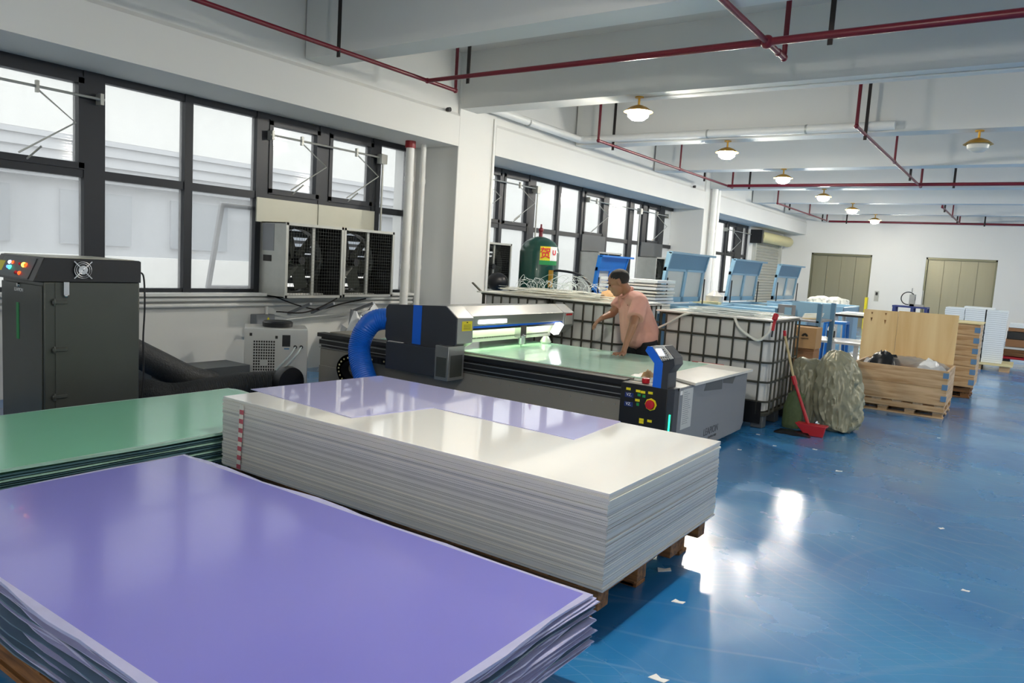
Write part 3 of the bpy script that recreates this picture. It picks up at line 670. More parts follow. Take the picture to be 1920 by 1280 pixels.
# ================================================================== EXHAUST FANS IN THE WINDOWS
def fan_unit(label, y0, y1, z0, z1, xf, holes=False, panel=None):
    t = thing('exhaust_fan', label, 'fan', (xf-.2, (y0+y1)/2, z0)); xb = XW-.02; th = .012
    MB().box(xb, xf, y0, y0+th, z0, z1).box(xb, xf, y1-th, y1, z0, z1).box(xb, xf, y0, y1, z0, z0+th).box(xb, xf, y0, y1, z1-th, z1).build('housing', 'galvanized', t)
    f = .03
    MB().box(xf-.004, xf+.012, y0-.005, y0+f, z0, z1).box(xf-.004, xf+.012, y1-f, y1+.005, z0, z1).box(xf-.004, xf+.012, y0, y1, z0, z0+f).box(xf-.004, xf+.012, y0, y1, z1-f, z1).build('front_frame', 'galvanized', t)
    g = MB(); n = 22
    for k in range(1, n):
        y = y0+(y1-y0)*k/n; z = z0+(z1-z0)*k/n
        g.box(xf-.002, xf, y-.001, y+.001, z0, z1); g.box(xf, xf+.002, y0, y1, z-.001, z+.001)
    g.build('wire_guard', 'cabinet_grey', t)
    cy, cz = (y0+y1)/2, (z0+z1)/2; R = min(y1-y0, z1-z0)/2-.05
    # square to round shroud
    nn = 32; ring = []
    sh = MB(); out = []; inn = []
    for k in range(nn):
        a = 2*PI*k/nn; ca, sa = math.cos(a), math.sin(a); q = max(abs(ca), abs(sa)); out.append((xb+.12, cy+ca/q*(y1-y0-.03)/2, cz+sa/q*(z1-z0-.03)/2)); inn.append((xb+.12, cy+ca*R, cz+sa*R))
    inn2 = [(xb+.22, p[1], p[2]) for p in inn]
    sh.add(out+inn, [(k, (k+1) % nn, nn+(k+1) % nn, nn+k) for k in range(nn)]); sh.add(inn+inn2, [(k, (k+1) % nn, nn+(k+1) % nn, nn+k) for k in range(nn)])
    sh.build('fan_shroud', 'cabinet_grey', t)
    MB().box(xb+.03, xf-.02, y0+th, y0+th+.004, z0+th, z1-th).box(xb+.03, xf-.02, y1-th-.004, y1-th, z0+th, z1-th).box(xb+.03, xf-.02, y0+th, y1-th, z1-th-.004, z1-th).build('shade_lining', 'machine_black', t)  # black sheets added to darken the housing inside like shade
    MB().box(xf-.05, xf-.03, cy-.02, cy+.02, z0, z1).build('motor_bar', 'galvanized', t)
    bl = MB()
    for k in range(6):
        a = 2*PI*k/6+.3; Rm = Euler((a, 0, 0)).to_matrix()@Euler((0, .5, 0)).to_matrix()
        bl.ob(Vector((xb+.17, cy, cz))+Euler((a, 0, 0)).to_matrix()@Vector((0, 0, R*.52)), (.006, R*.42, R*.85), Euler((a, 0, 0)).to_matrix()@Euler((0, 0, .45)).to_matrix())
    bl.build('fan_blades', 'cabinet_grey', t)
    MB().lathe([(.085, .1), (.09, .12), (.05, .2), (.045, .3)], (xb, cy, cz), 20, 'x').build('pulley_hub', 'machine_black', t)
    lv = MB()
    for k in range(8):
        z = z0+.05+(z1-z0-.1)*k/8; lv.ob((xb+.02, cy, z+.03), (.004, y1-y0-.03, .085), Euler((0, .5 if k % 3 else 1.2, 0)).to_matrix())
    lv.build('rear_shutter', 'dark_panel', t)
    if holes:
        MB().box(xf-.4, xf-.2, y0-.004, y0, z1-.32, z1-.02).build('rating_sticker', 'side_grey', t)
        MB().box(xf-.38, xf-.24, y0-.006, y0, z1-.44, z1-.37).build('cable_hole', 'ink', t)
    return t
fan_unit('left square exhaust fan with wire guard in the nearest windows', 5.37, 6.20, .90, 1.735, -6.8, True)
fan_unit('right square exhaust fan with wire guard next to the white drain pipes', 6.215, 7.06, .91, 1.735, -6.8)
MB().box(-7.245, -7.225, 5.3, 7.12, 1.73, 2.0).box(-7.225, -7.215, 6.17, 6.2, 1.73, 2.0).build('blanking_panel', 'panel_grey', label='pale metal filler panel above the two exhaust fans', cat='panel')
fan_unit('square exhaust fan with dark guard just past the first column', 9.15, 9.98, .98, 1.735, -7.0)
for y0, y1, l in ((12.66, 13.6, 'left'), (15.3, 16.45, 'right')):
    fan_unit('square exhaust fan behind the blue laser lid, the %s one of the second bay' % l, y0, y1, .92, 1.74, -6.85)
    MB().box(-7.245, -7.225, y0, y1, 1.74, 2.06).build('blanking_panel', 'dark_panel', label='dark filler panel above the %s exhaust fan of the second bay' % l, cat='panel')
for p, l in (([(-7.0, 5.4, .9), (-6.95, 5.7, .8), (-7.05, 6.1, .74), (-7.1, 6.5, .8), (-7.1, 6.9, .86)], 'sagging below the left exhaust fan'),
             ([(-6.8, 6.2, .95), (-6.85, 6.12, .86), (-6.95, 5.8, .72), (-7.1, 5.5, .72)], 'between the two exhaust fans'),
             ([(-7.1, 5.6, .62), (-7.1, 6.2, .66), (-7.1, 7.0, .70), (-7.1, 7.7, .74)], 'along the wall behind the laser machine')):
    MB().tube(smooth_path(p), .008, 6).build('electric_cable', 'hanger_dark' if 'wall' not in l else 'pvc', label='loose cable '+l, cat='cable')
for y in (5.75, 6.1, 6.75):
    MB().ob((-7.0, y, .76), (.42, .03, .03), Euler((0, -.35, 0)).to_matrix()).build('fan_bracket', 'side_grey', label='%s slanted steel bracket under the exhaust fans' % {5.75: 'leftmost', 6.1: 'middle', 6.75: 'rightmost'}[y], cat='bracket', group='steel brackets under the exhaust fans')

# ================================================================== LASER CUTTING MACHINE
mx0, mx1, my0, my1 = -5.95, -2.48, 5.15, 6.80
t = thing('laser_cutter', 'large flatbed laser cutting machine with silver gantry and glowing green bed', 'machine', ((mx0+mx1)/2, (my0+my1)/2, 0))
LM = t
MB().box(mx0, mx1, my0+.02, my1-.05, .07, .455).box(mx0, mx1, my0+.01, my0+.02, .07, .28).build('base_frame', 'machine_grey', t, bev=.004)
MB().box(mx0, mx1, my0+.03, my1-.03, .455, .6).build('rail_housing', 'machine_black', t)
for y0, y1 in ((my0-.01, my0+.09), (my1-.09, my1)):
    r = MB().box(mx0-.02, mx1, y0, y1, .575, .615); r.box(mx0, mx1, y0+.01, y0+.03, .50, .545).build('side_rail', 'machine_black', t, bev=.004)
MB().box(mx0, mx1, my0+.0, my0+.035, .545, .552).box(mx0, mx1, my0, my0+.034, .495, .503).box(mx0, mx1, my0+.005, my0+.03, .462, .468).build('linear_guide', 'steel', t)
d = MB()
for k in range(30): d.lathe([(.005, -.004), (.005, 0)], (mx1-.08-k*.1, my0+.02, .41+(k % 3)*.0), 6, 'y')
d.build('bolt', 'steel', t)
for a in (mx0+.05, (mx0+mx1)/2, mx1-.15):
    for y in (my0+.08, my1-.2): MB().lathe([(.05, 0), (.05, .02), (.02, .03), (.02, .08)], (a, y, 0), 14).build('leveling_foot', 'machine_black', t)
MB().box(-5.9, mx1+.02, my0+.10, my1-.1, .6, .622).build('cutting_bed', 'machine_grey', t)
MB().box(-5.2, mx1+.1, my0+.12, my1-.12, .623, .629).build('bed_sheet', 'film_green', t, label='green film-covered sheet on the bed')
# end cabinet: black control face and grey side panel
eb = MB().box(mx1, -2.10, my0-.06, my0+.03, .07, .605).build('control_face', 'machine_black', t, bev=.006)
MB().prism([(-2.10, my0-.06), (-2.06, my0-.03), (-2.06, my0+.06), (-2.10, my0+.06)], 'z', .07, .605).build('corner_post', 'machine_dark', t)
MB().box(-2.115, -2.085, my0-.064, my0-.06, .09, .42).build('led_strip', 'led_green', t, label='glowing green light strip') if False else None
MB().box(-2.082, -2.072, my0-.052, my0-.044, .09, .415).build('led_strip', 'led_green', t, label='glowing green light strip')
MB().box(mx1, -2.07, my0+.03, my1, .1, .58).build('end_cabinet', 'side_grey', t, bev=.003)
MB().prism([(my0+.06, .06), (my1-.06, .06), (my1, .12), (my1, .6), (my0+.06, .6)], 'x', -2.07, -2.055).build('side_panel', 'side_grey', t, bev=.004)
MB().box(mx1, -2.06, my0+.03, my1, .585, .603).build('end_top', 'machine_silver', t)
MB().box(-2.055, -2.053, my0+.12, my0+.32, .28, .585).build('instruction_sheet', 'machine_white', t)
ln = MB()
for k in range(16): ln.box(-2.053, -2.0525, my0+.135, my0+.135+.06+.1*random.random(), .56-k*.016, .564-k*.016)
ln.build('printed_lines', 'side_grey', t)
MB().box(-2.055, -2.053, my0+.07, my0+.11, .55, .58).build('serial_plate', 'label_white', t)
MB().prism([(my0+.56, .53), (my0+.98, .50), (my0+.98, .592), (my0+.6, .592)], 'x', -2.055, -2.0535).prism([(my0+1.0, .55), (my0+1.25, .52), (my0+1.32, .592), (my0+1.0, .592)], 'x', -2.055, -2.0535).build('dark_patch', 'dark_panel', t, label='darker patches on the grey panel')  # two darker patches near the top of the side panel
text('brand_lettering', 'LEAPION', .085, (-2.0545, my0+.80, .175), (0, 1, 0), (0, 0, 1), 'machine_dark', t)
text('small_lettering', 'LEAPION LASER', .028, (-2.0545, my0+.84, .12), (0, 1, 0), (0, 0, 1), 'machine_dark', t)
FY = my0-.0605
def lab(x, z, w_=.03, h=.014, m='label_yellow', nm='yellow_label'): MB().box(x-w_/2, x+w_/2, FY-.003, FY, z-h/2, z+h/2).build(nm, m, t)
for x, z in ((-2.415, .56), (-2.335, .555), (-2.295, .552), (-2.235, .555), (-2.335, .485), (-2.29, .345), (-2.225, .345), (-2.29, .325)): lab(x, z, .036, .018)
lab(-2.325, .527, .024, .02, 'label_green', 'push_button'); lab(-2.285, .523, .024, .02, 'label_green', 'push_button'); lab(-2.33, .455, .02, .022, 'label_green', 'push_button')
for z, s_ in ((.525, 'VZ.'), (.455, 'VZ.')):
    lab(-2.405, z-.01, .07, .035, 'navy_frame', 'badge_plate'); text('badge_text', s_, .03, (-2.405, FY-.005, z-.008), (1, 0, 0), (0, 0, 1), 'led_white' if False else 'label_white', t)
MB().lathe([(.047, 0), (.047, -.006)], (-2.225, FY, .47), 8, 'y').build('stop_plate', 'label_yellow', t, label='yellow surround of the stop button')
MB().lathe([(.033, -.006), (.036, -.02), (.033, -.03), (.01, -.034)], (-2.225, FY, .47), 20, 'y').build('emergency_stop', 'red_plastic', t, label='red mushroom emergency stop button')
# control post
pp = [(-2.285, .575), (-2.17, .575), (-2.165, .74), (-2.118, .79), (-2.205, .905), (-2.28, .905), (-2.36, .868), (-2.285, .735)]
MB().prism([(-2.226, .602), (-2.158, .6), (-2.157, .785), (-2.236, .898), (-2.289, .897), (-2.305, .862), (-2.226, .777)], 'y', my0-.06, my0-.045).build('post_cover', 'machine_blue', t, bev=.002)
MB().prism([(-2.226, .602), (-2.108, .6), (-2.11, .718), (-2.066, .782), (-2.075, .832), (-2.161, .912), (-2.289, .895), (-2.305, .86), (-2.226, .777)], 'y', my0-.045, my0+.1).build('control_post', 'machine_dark', t, bev=.003)
MB().prism([(-2.158, .60), (-2.108, .6), (-2.11, .718), (-2.066, .782), (-2.075, .83), (-2.157, .80)], 'y', my0-.06, my0-.045).build('post_side', 'machine_dark', t)
a_ = Vector((-2.232, my0-.058, .762)); b_ = Vector((-2.292, my0-.058, .892))
kp = MB(); q = [(-2.163, .801), (-2.075, .832), (-2.161, .917), (-2.247, .898)]
kp.prism(q, 'y', my0-.068, my0-.06); kp.build('keypad', 'machine_white', t, bev=.002)
MB().prism([(-2.186, .838), (-2.143, .846), (-2.178, .893), (-2.222, .886)], 'y', my0-.070, my0-.068).build('control_screen', 'screen_on', t)
kk = MB()
for i in range(4):
    for j in range(2): kk.box(-2.162+i*.017-j*.012, -2.152+i*.017-j*.012, my0-.0705, my0-.068, .808+j*.014+i*.004, .816+j*.014+i*.004)
for j in range(4): kk.box(-2.128-j*.012, -2.118-j*.012, my0-.0705, my0-.068, .848+j*.012, .856+j*.012)
kk.build('keys', 'dark_panel', t)
# gantry across the bed
gx0, gx1 = -4.86, -4.02
G = MB().prism([(gx0+.03, .66), (gx1-.1, .66), (gx1, .72), (gx1, .945), (gx1-.13, 1.04), (gx0+.03, 1.0), (gx0, .97), (gx0, .7)], 'y', 4.985, 5.0).build('gantry_end_plate', 'machine_dark', t, bev=.003)
MB().box(-4.52, -4.42, 4.98, 4.984, .672, 1.02).build('blue_stripe', 'machine_blue', t)
MB().prism([(gx0, .7), (gx0, .98), (gx1-.13, 1.04), (gx1, .945), (gx1, .72), (gx1-.06, .68), (gx1-.12, .70), (gx1-.12, .9), (gx0+.3, .9), (gx0+.3, .7)], 'y', 5.0, 5.22).build('gantry_end_cap', 'machine_silver', t, bev=.004)
MB().box(gx1, gx1+.002, 5.06, 5.20, .83, .915).build('warning_label', 'label_yellow', t)
yl = MB()
for k in range(5): yl.box(gx1+.002, gx1+.003, 5.08, 5.18, .842+k*.01, .845+k*.01)
yl.prism([(5.115, .90), (5.145, .90), (5.13, .912)], 'x', gx1+.002, gx1+.003); yl.build('label_print', 'ink', t)
MB().prism([(gx0, .82), (gx0, .985), (gx1-.13, 1.035), (gx1-.01, .955), (gx1-.02, .865), (gx1-.06, .862)], 'y', 5.22, 6.78).build('gantry_cover', 'machine_silver', t, bev=.003)
MB().box(gx1-.07, gx1-.025, 5.22, 6.78, .845, .862).build('blue_edge', 'machine_blue', t)
MB().box(gx1-.1, gx1-.06, 5.22, 6.78, .82, .846).build('guide_rail', 'machine_black', t)
MB().box(gx1-.3, gx1-.16, 5.24, 6.78, .695, .82).build('gantry_beam', 'machine_white', t)
rk = MB()
for k in range(70): rk.box(gx1-.16, gx1-.155, 5.26+k*.021, 5.27+k*.021, .725, .738)
rk.build('drive_rack', 'cabinet_grey', t)
MB().prism([(gx0, .72), (gx0, .98), (gx1-.13, 1.035), (gx1, .955), (gx1, .82), (gx1-.1, .73), (gx1-.2, .73)], 'y', 6.78, 6.98).build('gantry_far_cap', 'machine_silver', t, bev=.004)
MB().box(gx1, gx1+.002, 6.80, 6.95, .83, .95).build('notice_label', 'machine_white', t)
MB().box(gx1+.002, gx1+.003, 6.81, 6.94, .925, .945).build('red_heading', 'label_red', t)
MB().prism([(-.005, 0), (.005, 0), (.005, .018), (-.005, .018)], 'z', 0, .001).v
sl = MB()
for y in (5.45, 5.7, 5.9, 6.3, 6.5): sl.box(-4.42, -4.36, y, y+.05, 1.0085, 1.0105)
sl.build('lift_slot', 'ink', t)
MB().box(gx1-.004, gx1-.002, 5.3, 5.72, .885, .918).build('logo_light', 'strip_light', t, label='bright white light bar on the gantry front') if False else MB().prism([(5.32, .883), (5.74, .883), (5.74, .918), (5.32, .918)], 'x', gx1-.018, gx1-.005).build('light_bar', 'strip_light', t, label='bright white light bar on the gantry front')
MB().box(gx1-.15, gx1-.08, 5.26, 6.74, .852, .858).build('work_light', 'work_light', t, label='glowing work light under the gantry')
hd_ = MB().box(gx1-.1, gx1-.03, 6.02, 6.12, .72, .84).lathe([(.035, .66), (.04, .74), (.02, .76)], (gx1-.05, 6.07, 0), 12).tube([(gx1-.05, 6.07, .66), (gx1-.05, 6.07, .635)], [.02, .006], 10); hd_.build('laser_head', 'chrome', t)
MB().ob((gx1-.02, 6.68, .79), (.05, .1, .12), Euler((0, .5, 0)).to_matrix()).build('side_lamp', 'strip_light', t)
MB().lathe([(.05, .63), (.06, .65), (.03, .70)], (gx1-.1, 6.6, 0), 14).build('camera_mount', 'machine_white', t)
# carriage on the near side
MB().box(-4.78, -4.19, 4.92, 5.14, .42, .665).build('gantry_foot', 'machine_dark', t, bev=.004)
MB().box(-4.19, -4.04, 4.92, 5.14, .40, .70).build('foot_plate', 'machine_silver', t, bev=.004)
MB().box(-4.04, -4.036, 4.95, 5.11, .43, .62).box(-4.17, -4.06, 4.916, 4.92, .43, .60).build('inspection_cover', 'cabinet_grey', t)
MB().box(-4.8, -4.62, 4.965, 4.985, .655, .668).build('trim_strip', 'label_white', t)
ec = MB(); eb = MB()
path = smooth_path([(-4.9, 5.08, .455), (-5.25, 5.08, .45), (-5.42, 5.08, .42), (-5.5, 5.08, .35), (-5.5, 5.08, .27), (-5.42, 5.08, .2), (-5.2, 5.08, .17), (-4.6, 5.08, .17)], 7)
for i, p in enumerate(path[:-1]):
    d_ = (path[i+1]-p).normalized(); a = math.atan2(d_.z, d_.x)
    ec.ob(p, (.062, .1, .06), Euler((0, -a, 0)).to_matrix())
    if i % 3 == 0: eb.lathe([(.009, -.056), (.009, -.05)], tuple(p), 8, 'y')
ec.build('cable_chain', 'machine_black', t); eb.build('chain_pin', 'pallet_board', t)
ribbed([(-4.82, 5.15, .86), (-4.98, 5.0, .84), (-5.06, 4.93, .74), (-5.08, 4.88, .58), (-5.0, 4.84, .42), (-4.86, 4.80, .26), (-4.7, 4.78, .12)], .1, .016, .03, 24).build('extraction_hose', 'hose_blue', t, label='thick blue ribbed extraction hose')
# loose things at the end of the bed
MB().prism([(-2.34, 5.62), (-2.0, 5.30), (-1.98, 6.42), (-2.55, 6.5)], 'z', .606, .628).build('acrylic_offcut', 'white_acrylic_top', label='cream acrylic board on the right end of the laser machine', cat='board') if False else \
    MB().prism([(-2.53, 5.72), (-2.02, 5.42), (-1.99, 6.74), (-2.5, 6.76)], 'z', .606, .626).build('acrylic_offcut', 'white_acrylic_c', label='cream acrylic board on the right end of the laser machine', cat='board')
crumple((-2.42, 5.42, .606), (.12, .16, .03), 8, 3, .015, 'scrap_white', 'offcut_heap', 'small heap of white offcuts beside the control post', 'offcuts', 'stuff')
crumple((-2.38, 5.35, .606), (.05, .05, .07), 6, 9, .02, 'scrap_tan', 'masking_tape_wad', 'crumpled tan paper by the control post', 'paper')
MB().lathe([(.028, 0), (.03, .01), (.03, .035), (.012, .04)], (-2.33, 5.2, .606), 14).build('tape_roll', 'red_plastic', label='small red tape roll at the foot of the control post', cat='tape')
MB().box(-2.35, -2.2, 6.55, 6.6, .606, .626).build('red_level', 'label_red', label='short red tool lying behind the cream board', cat='tool') if False else MB().ob((-2.42, 6.76, .622), (.30, .012, .012), Euler((0, 0, .1)).to_matrix()).build('spirit_level', 'red_plastic', label='slim red tool bar at the back edge of the laser bed', cat='tool')

# ================================================================== IBC TANKS
def ibc(label, x0, x1, y0, y1, zt=1.04, fill=True):
    t = thing('ibc_tank', label, 'tank', ((x0+x1)/2, (y0+y1)/2, 0)); g = .035; r = .09
    def rr(x0, x1, y0, y1, r, n=5):
        out = []
        for cx, cy, a0 in ((x1-r, y0+r, -PI/2), (x1-r, y1-r, 0), (x0+r, y1-r, PI/2), (x0+r, y0+r, PI)):
            for k in range(n+1): a = a0+PI/2*k/n; out.append((cx+r*math.cos(a), cy+r*math.sin(a)))
        return out
    o = rr(x0+g, x1-g, y0+g, y1-g, r); i = rr(x0+g+.01, x1-g-.01, y0+g+.01, y1-g-.01, r-.01)
    n = len(o); b = MB(); zb = .16
    b.add([(x, y, zb) for x, y in o]+[(x, y, zt-.015) for x, y in o]+[(x, y, zt-.015) for x, y in i]+[(x, y, zb+.01) for x, y in i],
          [(k, (k+1) % n, n+(k+1) % n, n+k) for k in range(n)]+[(n+k, n+(k+1) % n, 2*n+(k+1) % n, 2*n+k) for k in range(n)]+[(2*n+k, 2*n+(k+1) % n, 3*n+(k+1) % n, 3*n+k) for k in range(n)]+[tuple(range(n))[::-1], tuple(range(3*n, 4*n))])
    b.build('bottle', 'ibc_plastic', t)
    c = MB(); P = rr(x0, x1, y0, y1, r)
    for z in (zt, .85, .64, .45, .26, .15): c.tube([(x, y, z) for x, y in P]+[(P[0][0], P[0][1], z)], .011, 6)
    nx = int(round((x1-x0-2*r)/.155))+1; ny = int(round((y1-y0-2*r)/.155))+1
    for k in range(nx+1):
        x = x0+r+(x1-x0-2*r)*k/nx
        for y in (y0-.006, y1+.006): c.tube([(x, y, .14), (x, y, zt)], .0105, 6)
    for k in range(ny+1):
        y = y0+r+(y1-y0-2*r)*k/ny
        for x in (x0-.006, x1+.006): c.tube([(x, y, .14), (x, y, zt)], .0105, 6)
    c.build('cage', 'cage_steel', t)
    p = MB().box(x0, x1, y0, y1, .125, .15)
    p.build('base_tray', 'cage_steel', t)
    for a in (x0+.02, (x0+x1)/2-.06, x1-.14):
        for b_ in (y0+.02, (y0+y1)/2-.06, y1-.14): MB().box(a, a+.12, b_, b_+.12, 0, .125).build('pallet_foot', 'cage_steel' if a < x1-.2 else 'dark_panel', t, bev=.01)
    return t
A1 = ibc('caged white tank furthest left, behind the laser gantry', -5.50, -4.57, 7.22, 8.3, 1.05)
A2 = ibc('caged white tank in the middle, left of the man in pink', -4.51, -3.57, 7.22, 8.3, 1.05)
Bt = ibc('caged white tank on the right, beside the olive sack', -3.15, -1.98, 7.22, 8.25, 1.03)
MB().box(-2.2, -2.02, 7.205, 7.212, .05, .26).build('drain_panel', 'pad_black', Bt) 
# things heaped on the tanks
def strips(n, box, seed, m, name, label, cat, ln=(.3, .9), zr=.03):
    r = random.Random(seed); mb = MB(); x0, x1, y0, y1, z = box
    for k in range(n):
        l = r.uniform(*ln); a = r.gauss(0, .25)
        mb.ob((r.uniform(x0+l/2*.9, max(x0+l/2*.9, x1-l/2*.9)), r.uniform(y0, y1), z+.004+zr*k/n), (l, r.uniform(.01, .06), .004), Euler((r.uniform(-.04, .04), r.uniform(-.02, .02), a)).to_matrix())
    return mb.build(name, m, label=label, cat=cat, kind='stuff')
bd = MB().box(-5.52, -4.5, 7.2, 8.3, 1.062, 1.078); bd.build('cover_board', 'scrap_white', label='white board covering the tank furthest left', cat='board')
MB().box(-4.49, -3.6, 7.2, 8.3, 1.062, 1.075).build('cover_board', 'scrap_white', label='white board covering the tank left of the man', cat='board')
MB().box(-3.17, -2.0, 7.19, 8.25, 1.042, 1.056).build('cover_board', 'white_acrylic_c', label='white board covering the right hand caged tank', cat='board')
strips(90, (-5.5, -3.7, 7.25, 8.2, 1.08), 3, 'scrap_white', 'acrylic_offcuts', 'pale strips of cut acrylic heaped on the left caged tanks', 'offcuts', zr=.06)
strips(40, (-3.1, -2.0, 7.25, 8.2, 1.058), 4, 'clear_strip', 'acrylic_offcuts', 'clear and white strips lying on the right caged tank', 'offcuts', zr=.03)
r_ = random.Random(11); mb = MB()
for k in range(60):
    c = Vector((r_.uniform(-5.35, -4.2), r_.uniform(7.7, 8.25), 1.13+r_.random()*.06)); R0 = r_.uniform(.04, .2)*(.6 if k % 3 else 1.2); ax = Euler((r_.uniform(.6, 2.2), r_.uniform(-.5, .5), r_.uniform(0, 3))).to_matrix()
    pts = [c+ax@Vector((R0*math.cos(a*.5), R0*math.sin(a*.5)*.8, .01*a)) for a in range(0, r_.randint(6, 12))]
    mb.tube([Vector((p.x, p.y, max(1.1, p.z))) for p in pts], .0022, 4)
mb.build('wire_tangle', 'clear_strip', kind='stuff', label='tangle of clear plastic wire loops on the left caged tanks', cat='wire tangle')
crumple((-4.05, 7.9, 1.076), (.12, .16, .1), 7, 12, .06, 'scrap_tan', 'straw_offcuts', 'small heap of tan shavings on the tank left of the man', 'offcuts', 'stuff')
MB().ob((-5.56, 7.25, 1.12), (.16, .05, .012), Euler((0, .7, .3)).to_matrix()).build('bent_bracket', 'cage_steel', label='bent dark bracket sticking up at the left corner of the tanks', cat='bracket')
MB().tube(smooth_path([(-2.35, 7.19, 1.05), (-2.28, 7.17, .95), (-2.15, 7.165, .87), (-2.08, 7.165, .86), (-2.01, 7.17, .93), (-1.985, 7.19, 1.03)]), .014, 8).build('white_strap', 'scrap_white', label='white strap hanging over the front corner of the right caged tank', cat='strap')
MB().tube(smooth_path([(-3.13, 7.19, .87), (-3.02, 7.175, .93), (-2.88, 7.175, 1.02), (-2.8, 7.19, 1.05)]), .011, 8).build('white_strap', 'scrap_white', label='white strap tied near the left corner of the right caged tank', cat='strap')
t = thing('red_mallet', 'red plastic grip hung over the corner of the right caged tank', 'tool', (-1.95, 7.3, .9))
MB().ob((-1.955, 7.16, 1.09), (.05, .05, .07), Euler((0, .3, .3)).to_matrix()).build('head', 'red_plastic', t, bev=.015)
MB().tube([(-1.955, 7.16, 1.07), (-1.965, 7.15, .96)], .014, 8).build('handle', 'red_plastic', t)
MB().tube([(-1.965, 7.15, .96), (-1.968, 7.15, .9)], .008, 8).build('tip', 'machine_black', t)

# ================================================================== BROOM, SACKS
t = thing('red_dustpan', 'red long-handled dustpan leaning on the right caged tank', 'dustpan', (-1.75, 7.5, 0))
MB().tube([(-1.90, 7.33, .93), (-1.79, 7.40, .50)], .012, 8).build('upper_handle', 'bamboo', t)
MB().tube([(-1.902, 7.325, .96), (-1.895, 7.33, .91)], .015, 8).build('hanging_cap', 'red_plastic', t); MB().tube([(-1.79, 7.40, .50), (-1.61, 7.40, .07)], [.013, .017], 8).tube([(-1.80, 7.4, .53), (-1.77, 7.4, .45)], .022, 8).build('lower_handle', 'red_plastic', t)
MB().prism([(-1.72, .105), (-1.44, .105), (-1.46, .0), (-1.62, .0)], 'y', 7.30, 7.34).prism([(-1.72, .10), (-1.44, .10), (-1.44, .085), (-1.72, .085)], 'y', 7.34, 7.44).build('pan', 'red_plastic', t, bev=.006)
from mathutils import noise
def sack(name, label, rings, m, seed, amp, parent=None, cat='sack', nseg=96, sub=7):
    """rings: (z, cx, cy, rx, ry)"""
    r = random.Random(seed); vs = []; P = []
    for a, b in zip(rings, rings[1:]):
        for k in range(sub): P.append([a[i]+(b[i]-a[i])*k/sub for i in range(5)])
    P.append(list(rings[-1])); ph = [r.uniform(0, 6) for _ in range(9)]
    for j, (z, cx, cy, rx, ry) in enumerate(P):
        for k in range(nseg):
            a = 2*PI*k/nseg
            d = 1+amp*(.5*math.sin(3*a+j*.35+ph[0])+.5*math.sin(5*a-j*.6+ph[1])+.35*math.sin(9*a+j*.9+ph[2])+.25*abs(math.sin(7*a-j*.3+ph[3]))*2-.2)
            q = Vector((math.cos(a)*2+seed, math.sin(a)*2, z*3.2)); w1 = noise.noise_vector(q)
            f1 = 1-abs(noise.noise(q*.85+w1*1.6)*2); f2 = 1-abs(noise.noise(q*2.9+w1*1.5+Vector((3, 1, 7)))*2)
            d = 1+(d-1)*.45+amp*(1.5*(f1-.6)+.75*(f2-.6))
            vs.append((cx+rx*d*math.cos(a), cy+ry*d*math.sin(a), max(.002, z+amp*.12*math.sin(4*a+j*.4))))
    m_ = len(P); fs = [(i*nseg+k, i*nseg+(k+1) % nseg, (i+1)*nseg+(k+1) % nseg, (i+1)*nseg+k) for i in range(m_-1) for k in range(nseg)]
    fs += [tuple(range(nseg))[::-1], tuple(range((m_-1)*nseg, m_*nseg))]
    return MB().add(vs, fs).build(name, m, sharp=50, label=label, cat=cat)
sack('rubbish_sack', 'big shiny olive sack standing on the blue floor beside the dustpan', [(0, -1.42, 7.82, .10, .12), (.03, -1.42, 7.82, .16, .18), (.12, -1.44, 7.85, .21, .2), (.28, -1.47, 7.88, .24, .2), (.45, -1.49, 7.9, .22, .19), (.58, -1.50, 7.92, .2, .17), (.68, -1.51, 7.93, .16, .14), (.75, -1.52, 7.93, .09, .08), (.77, -1.52, 7.93, .03, .03)], 'bag_olive', 5, .09)
sack('rubbish_sack', 'slumped olive green sack behind the red dustpan', [(0, -1.80, 7.95, .12, .1), (.04, -1.80, 7.95, .14, .14), (.25, -1.78, 7.97, .13, .14), (.42, -1.78, 7.99, .14, .15), (.55, -1.80, 8.02, .155, .16), (.62, -1.80, 8.04, .15, .13), (.65, -1.82, 8.04, .1, .08)], 'bag_olive', 8, .07)
sack('woven_sack', 'small green woven sack close to the tank, behind the dustpan handle', [(0, -1.81, 7.55, .08, .06), (.03, -1.81, 7.55, .09, .07), (.2, -1.81, 7.56, .09, .07), (.33, -1.79, 7.57, .08, .05), (.36, -1.79, 7.57, .04, .02)], 'sack_green', 2, .03)
crumple((-1.72, 7.28, 0), (.16, .1, .03), 7, 17, .01, 'pad_black', 'black_cloth', 'black cloth lying on the floor by the dustpan', 'cloth')

# ================================================================== AIR TANK
gx, gy, gr = -6.3, 9.75, .305
t = thing('air_receiver', 'dark green pressure vessel with red and yellow sticker by the windows', 'tank', (gx, gy, 0))
MB().lathe([(.1, .25), (.22, .28), (gr-.02, .36), (gr, .44), (gr, 1.62), (gr-.02, 1.70), (gr-.08, 1.78), (gr-.16, 1.83), (.05, 1.86), (.01, 1.865)], (gx, gy, 0), 40).build('vessel', 'tank_green', t)
for a in range(3): MB().box(gx+.2*math.cos(a*2.1)-.03, gx+.2*math.cos(a*2.1)+.03, gy+.2*math.sin(a*2.1)-.03, gy+.2*math.sin(a*2.1)+.03, 0, .36).build('leg', 'tank_green', t)
MB().tube([(gx, gy, 1.86), (gx, gy, 1.93)], .03, 12).ball((gx, gy, 1.96), .04).tube([(gx, gy, 1.98), (gx, gy, 2.05)], .014, 8).build('safety_valve', 'red_pipe', t)
stk = MB(); stw = MB(); stg = MB()
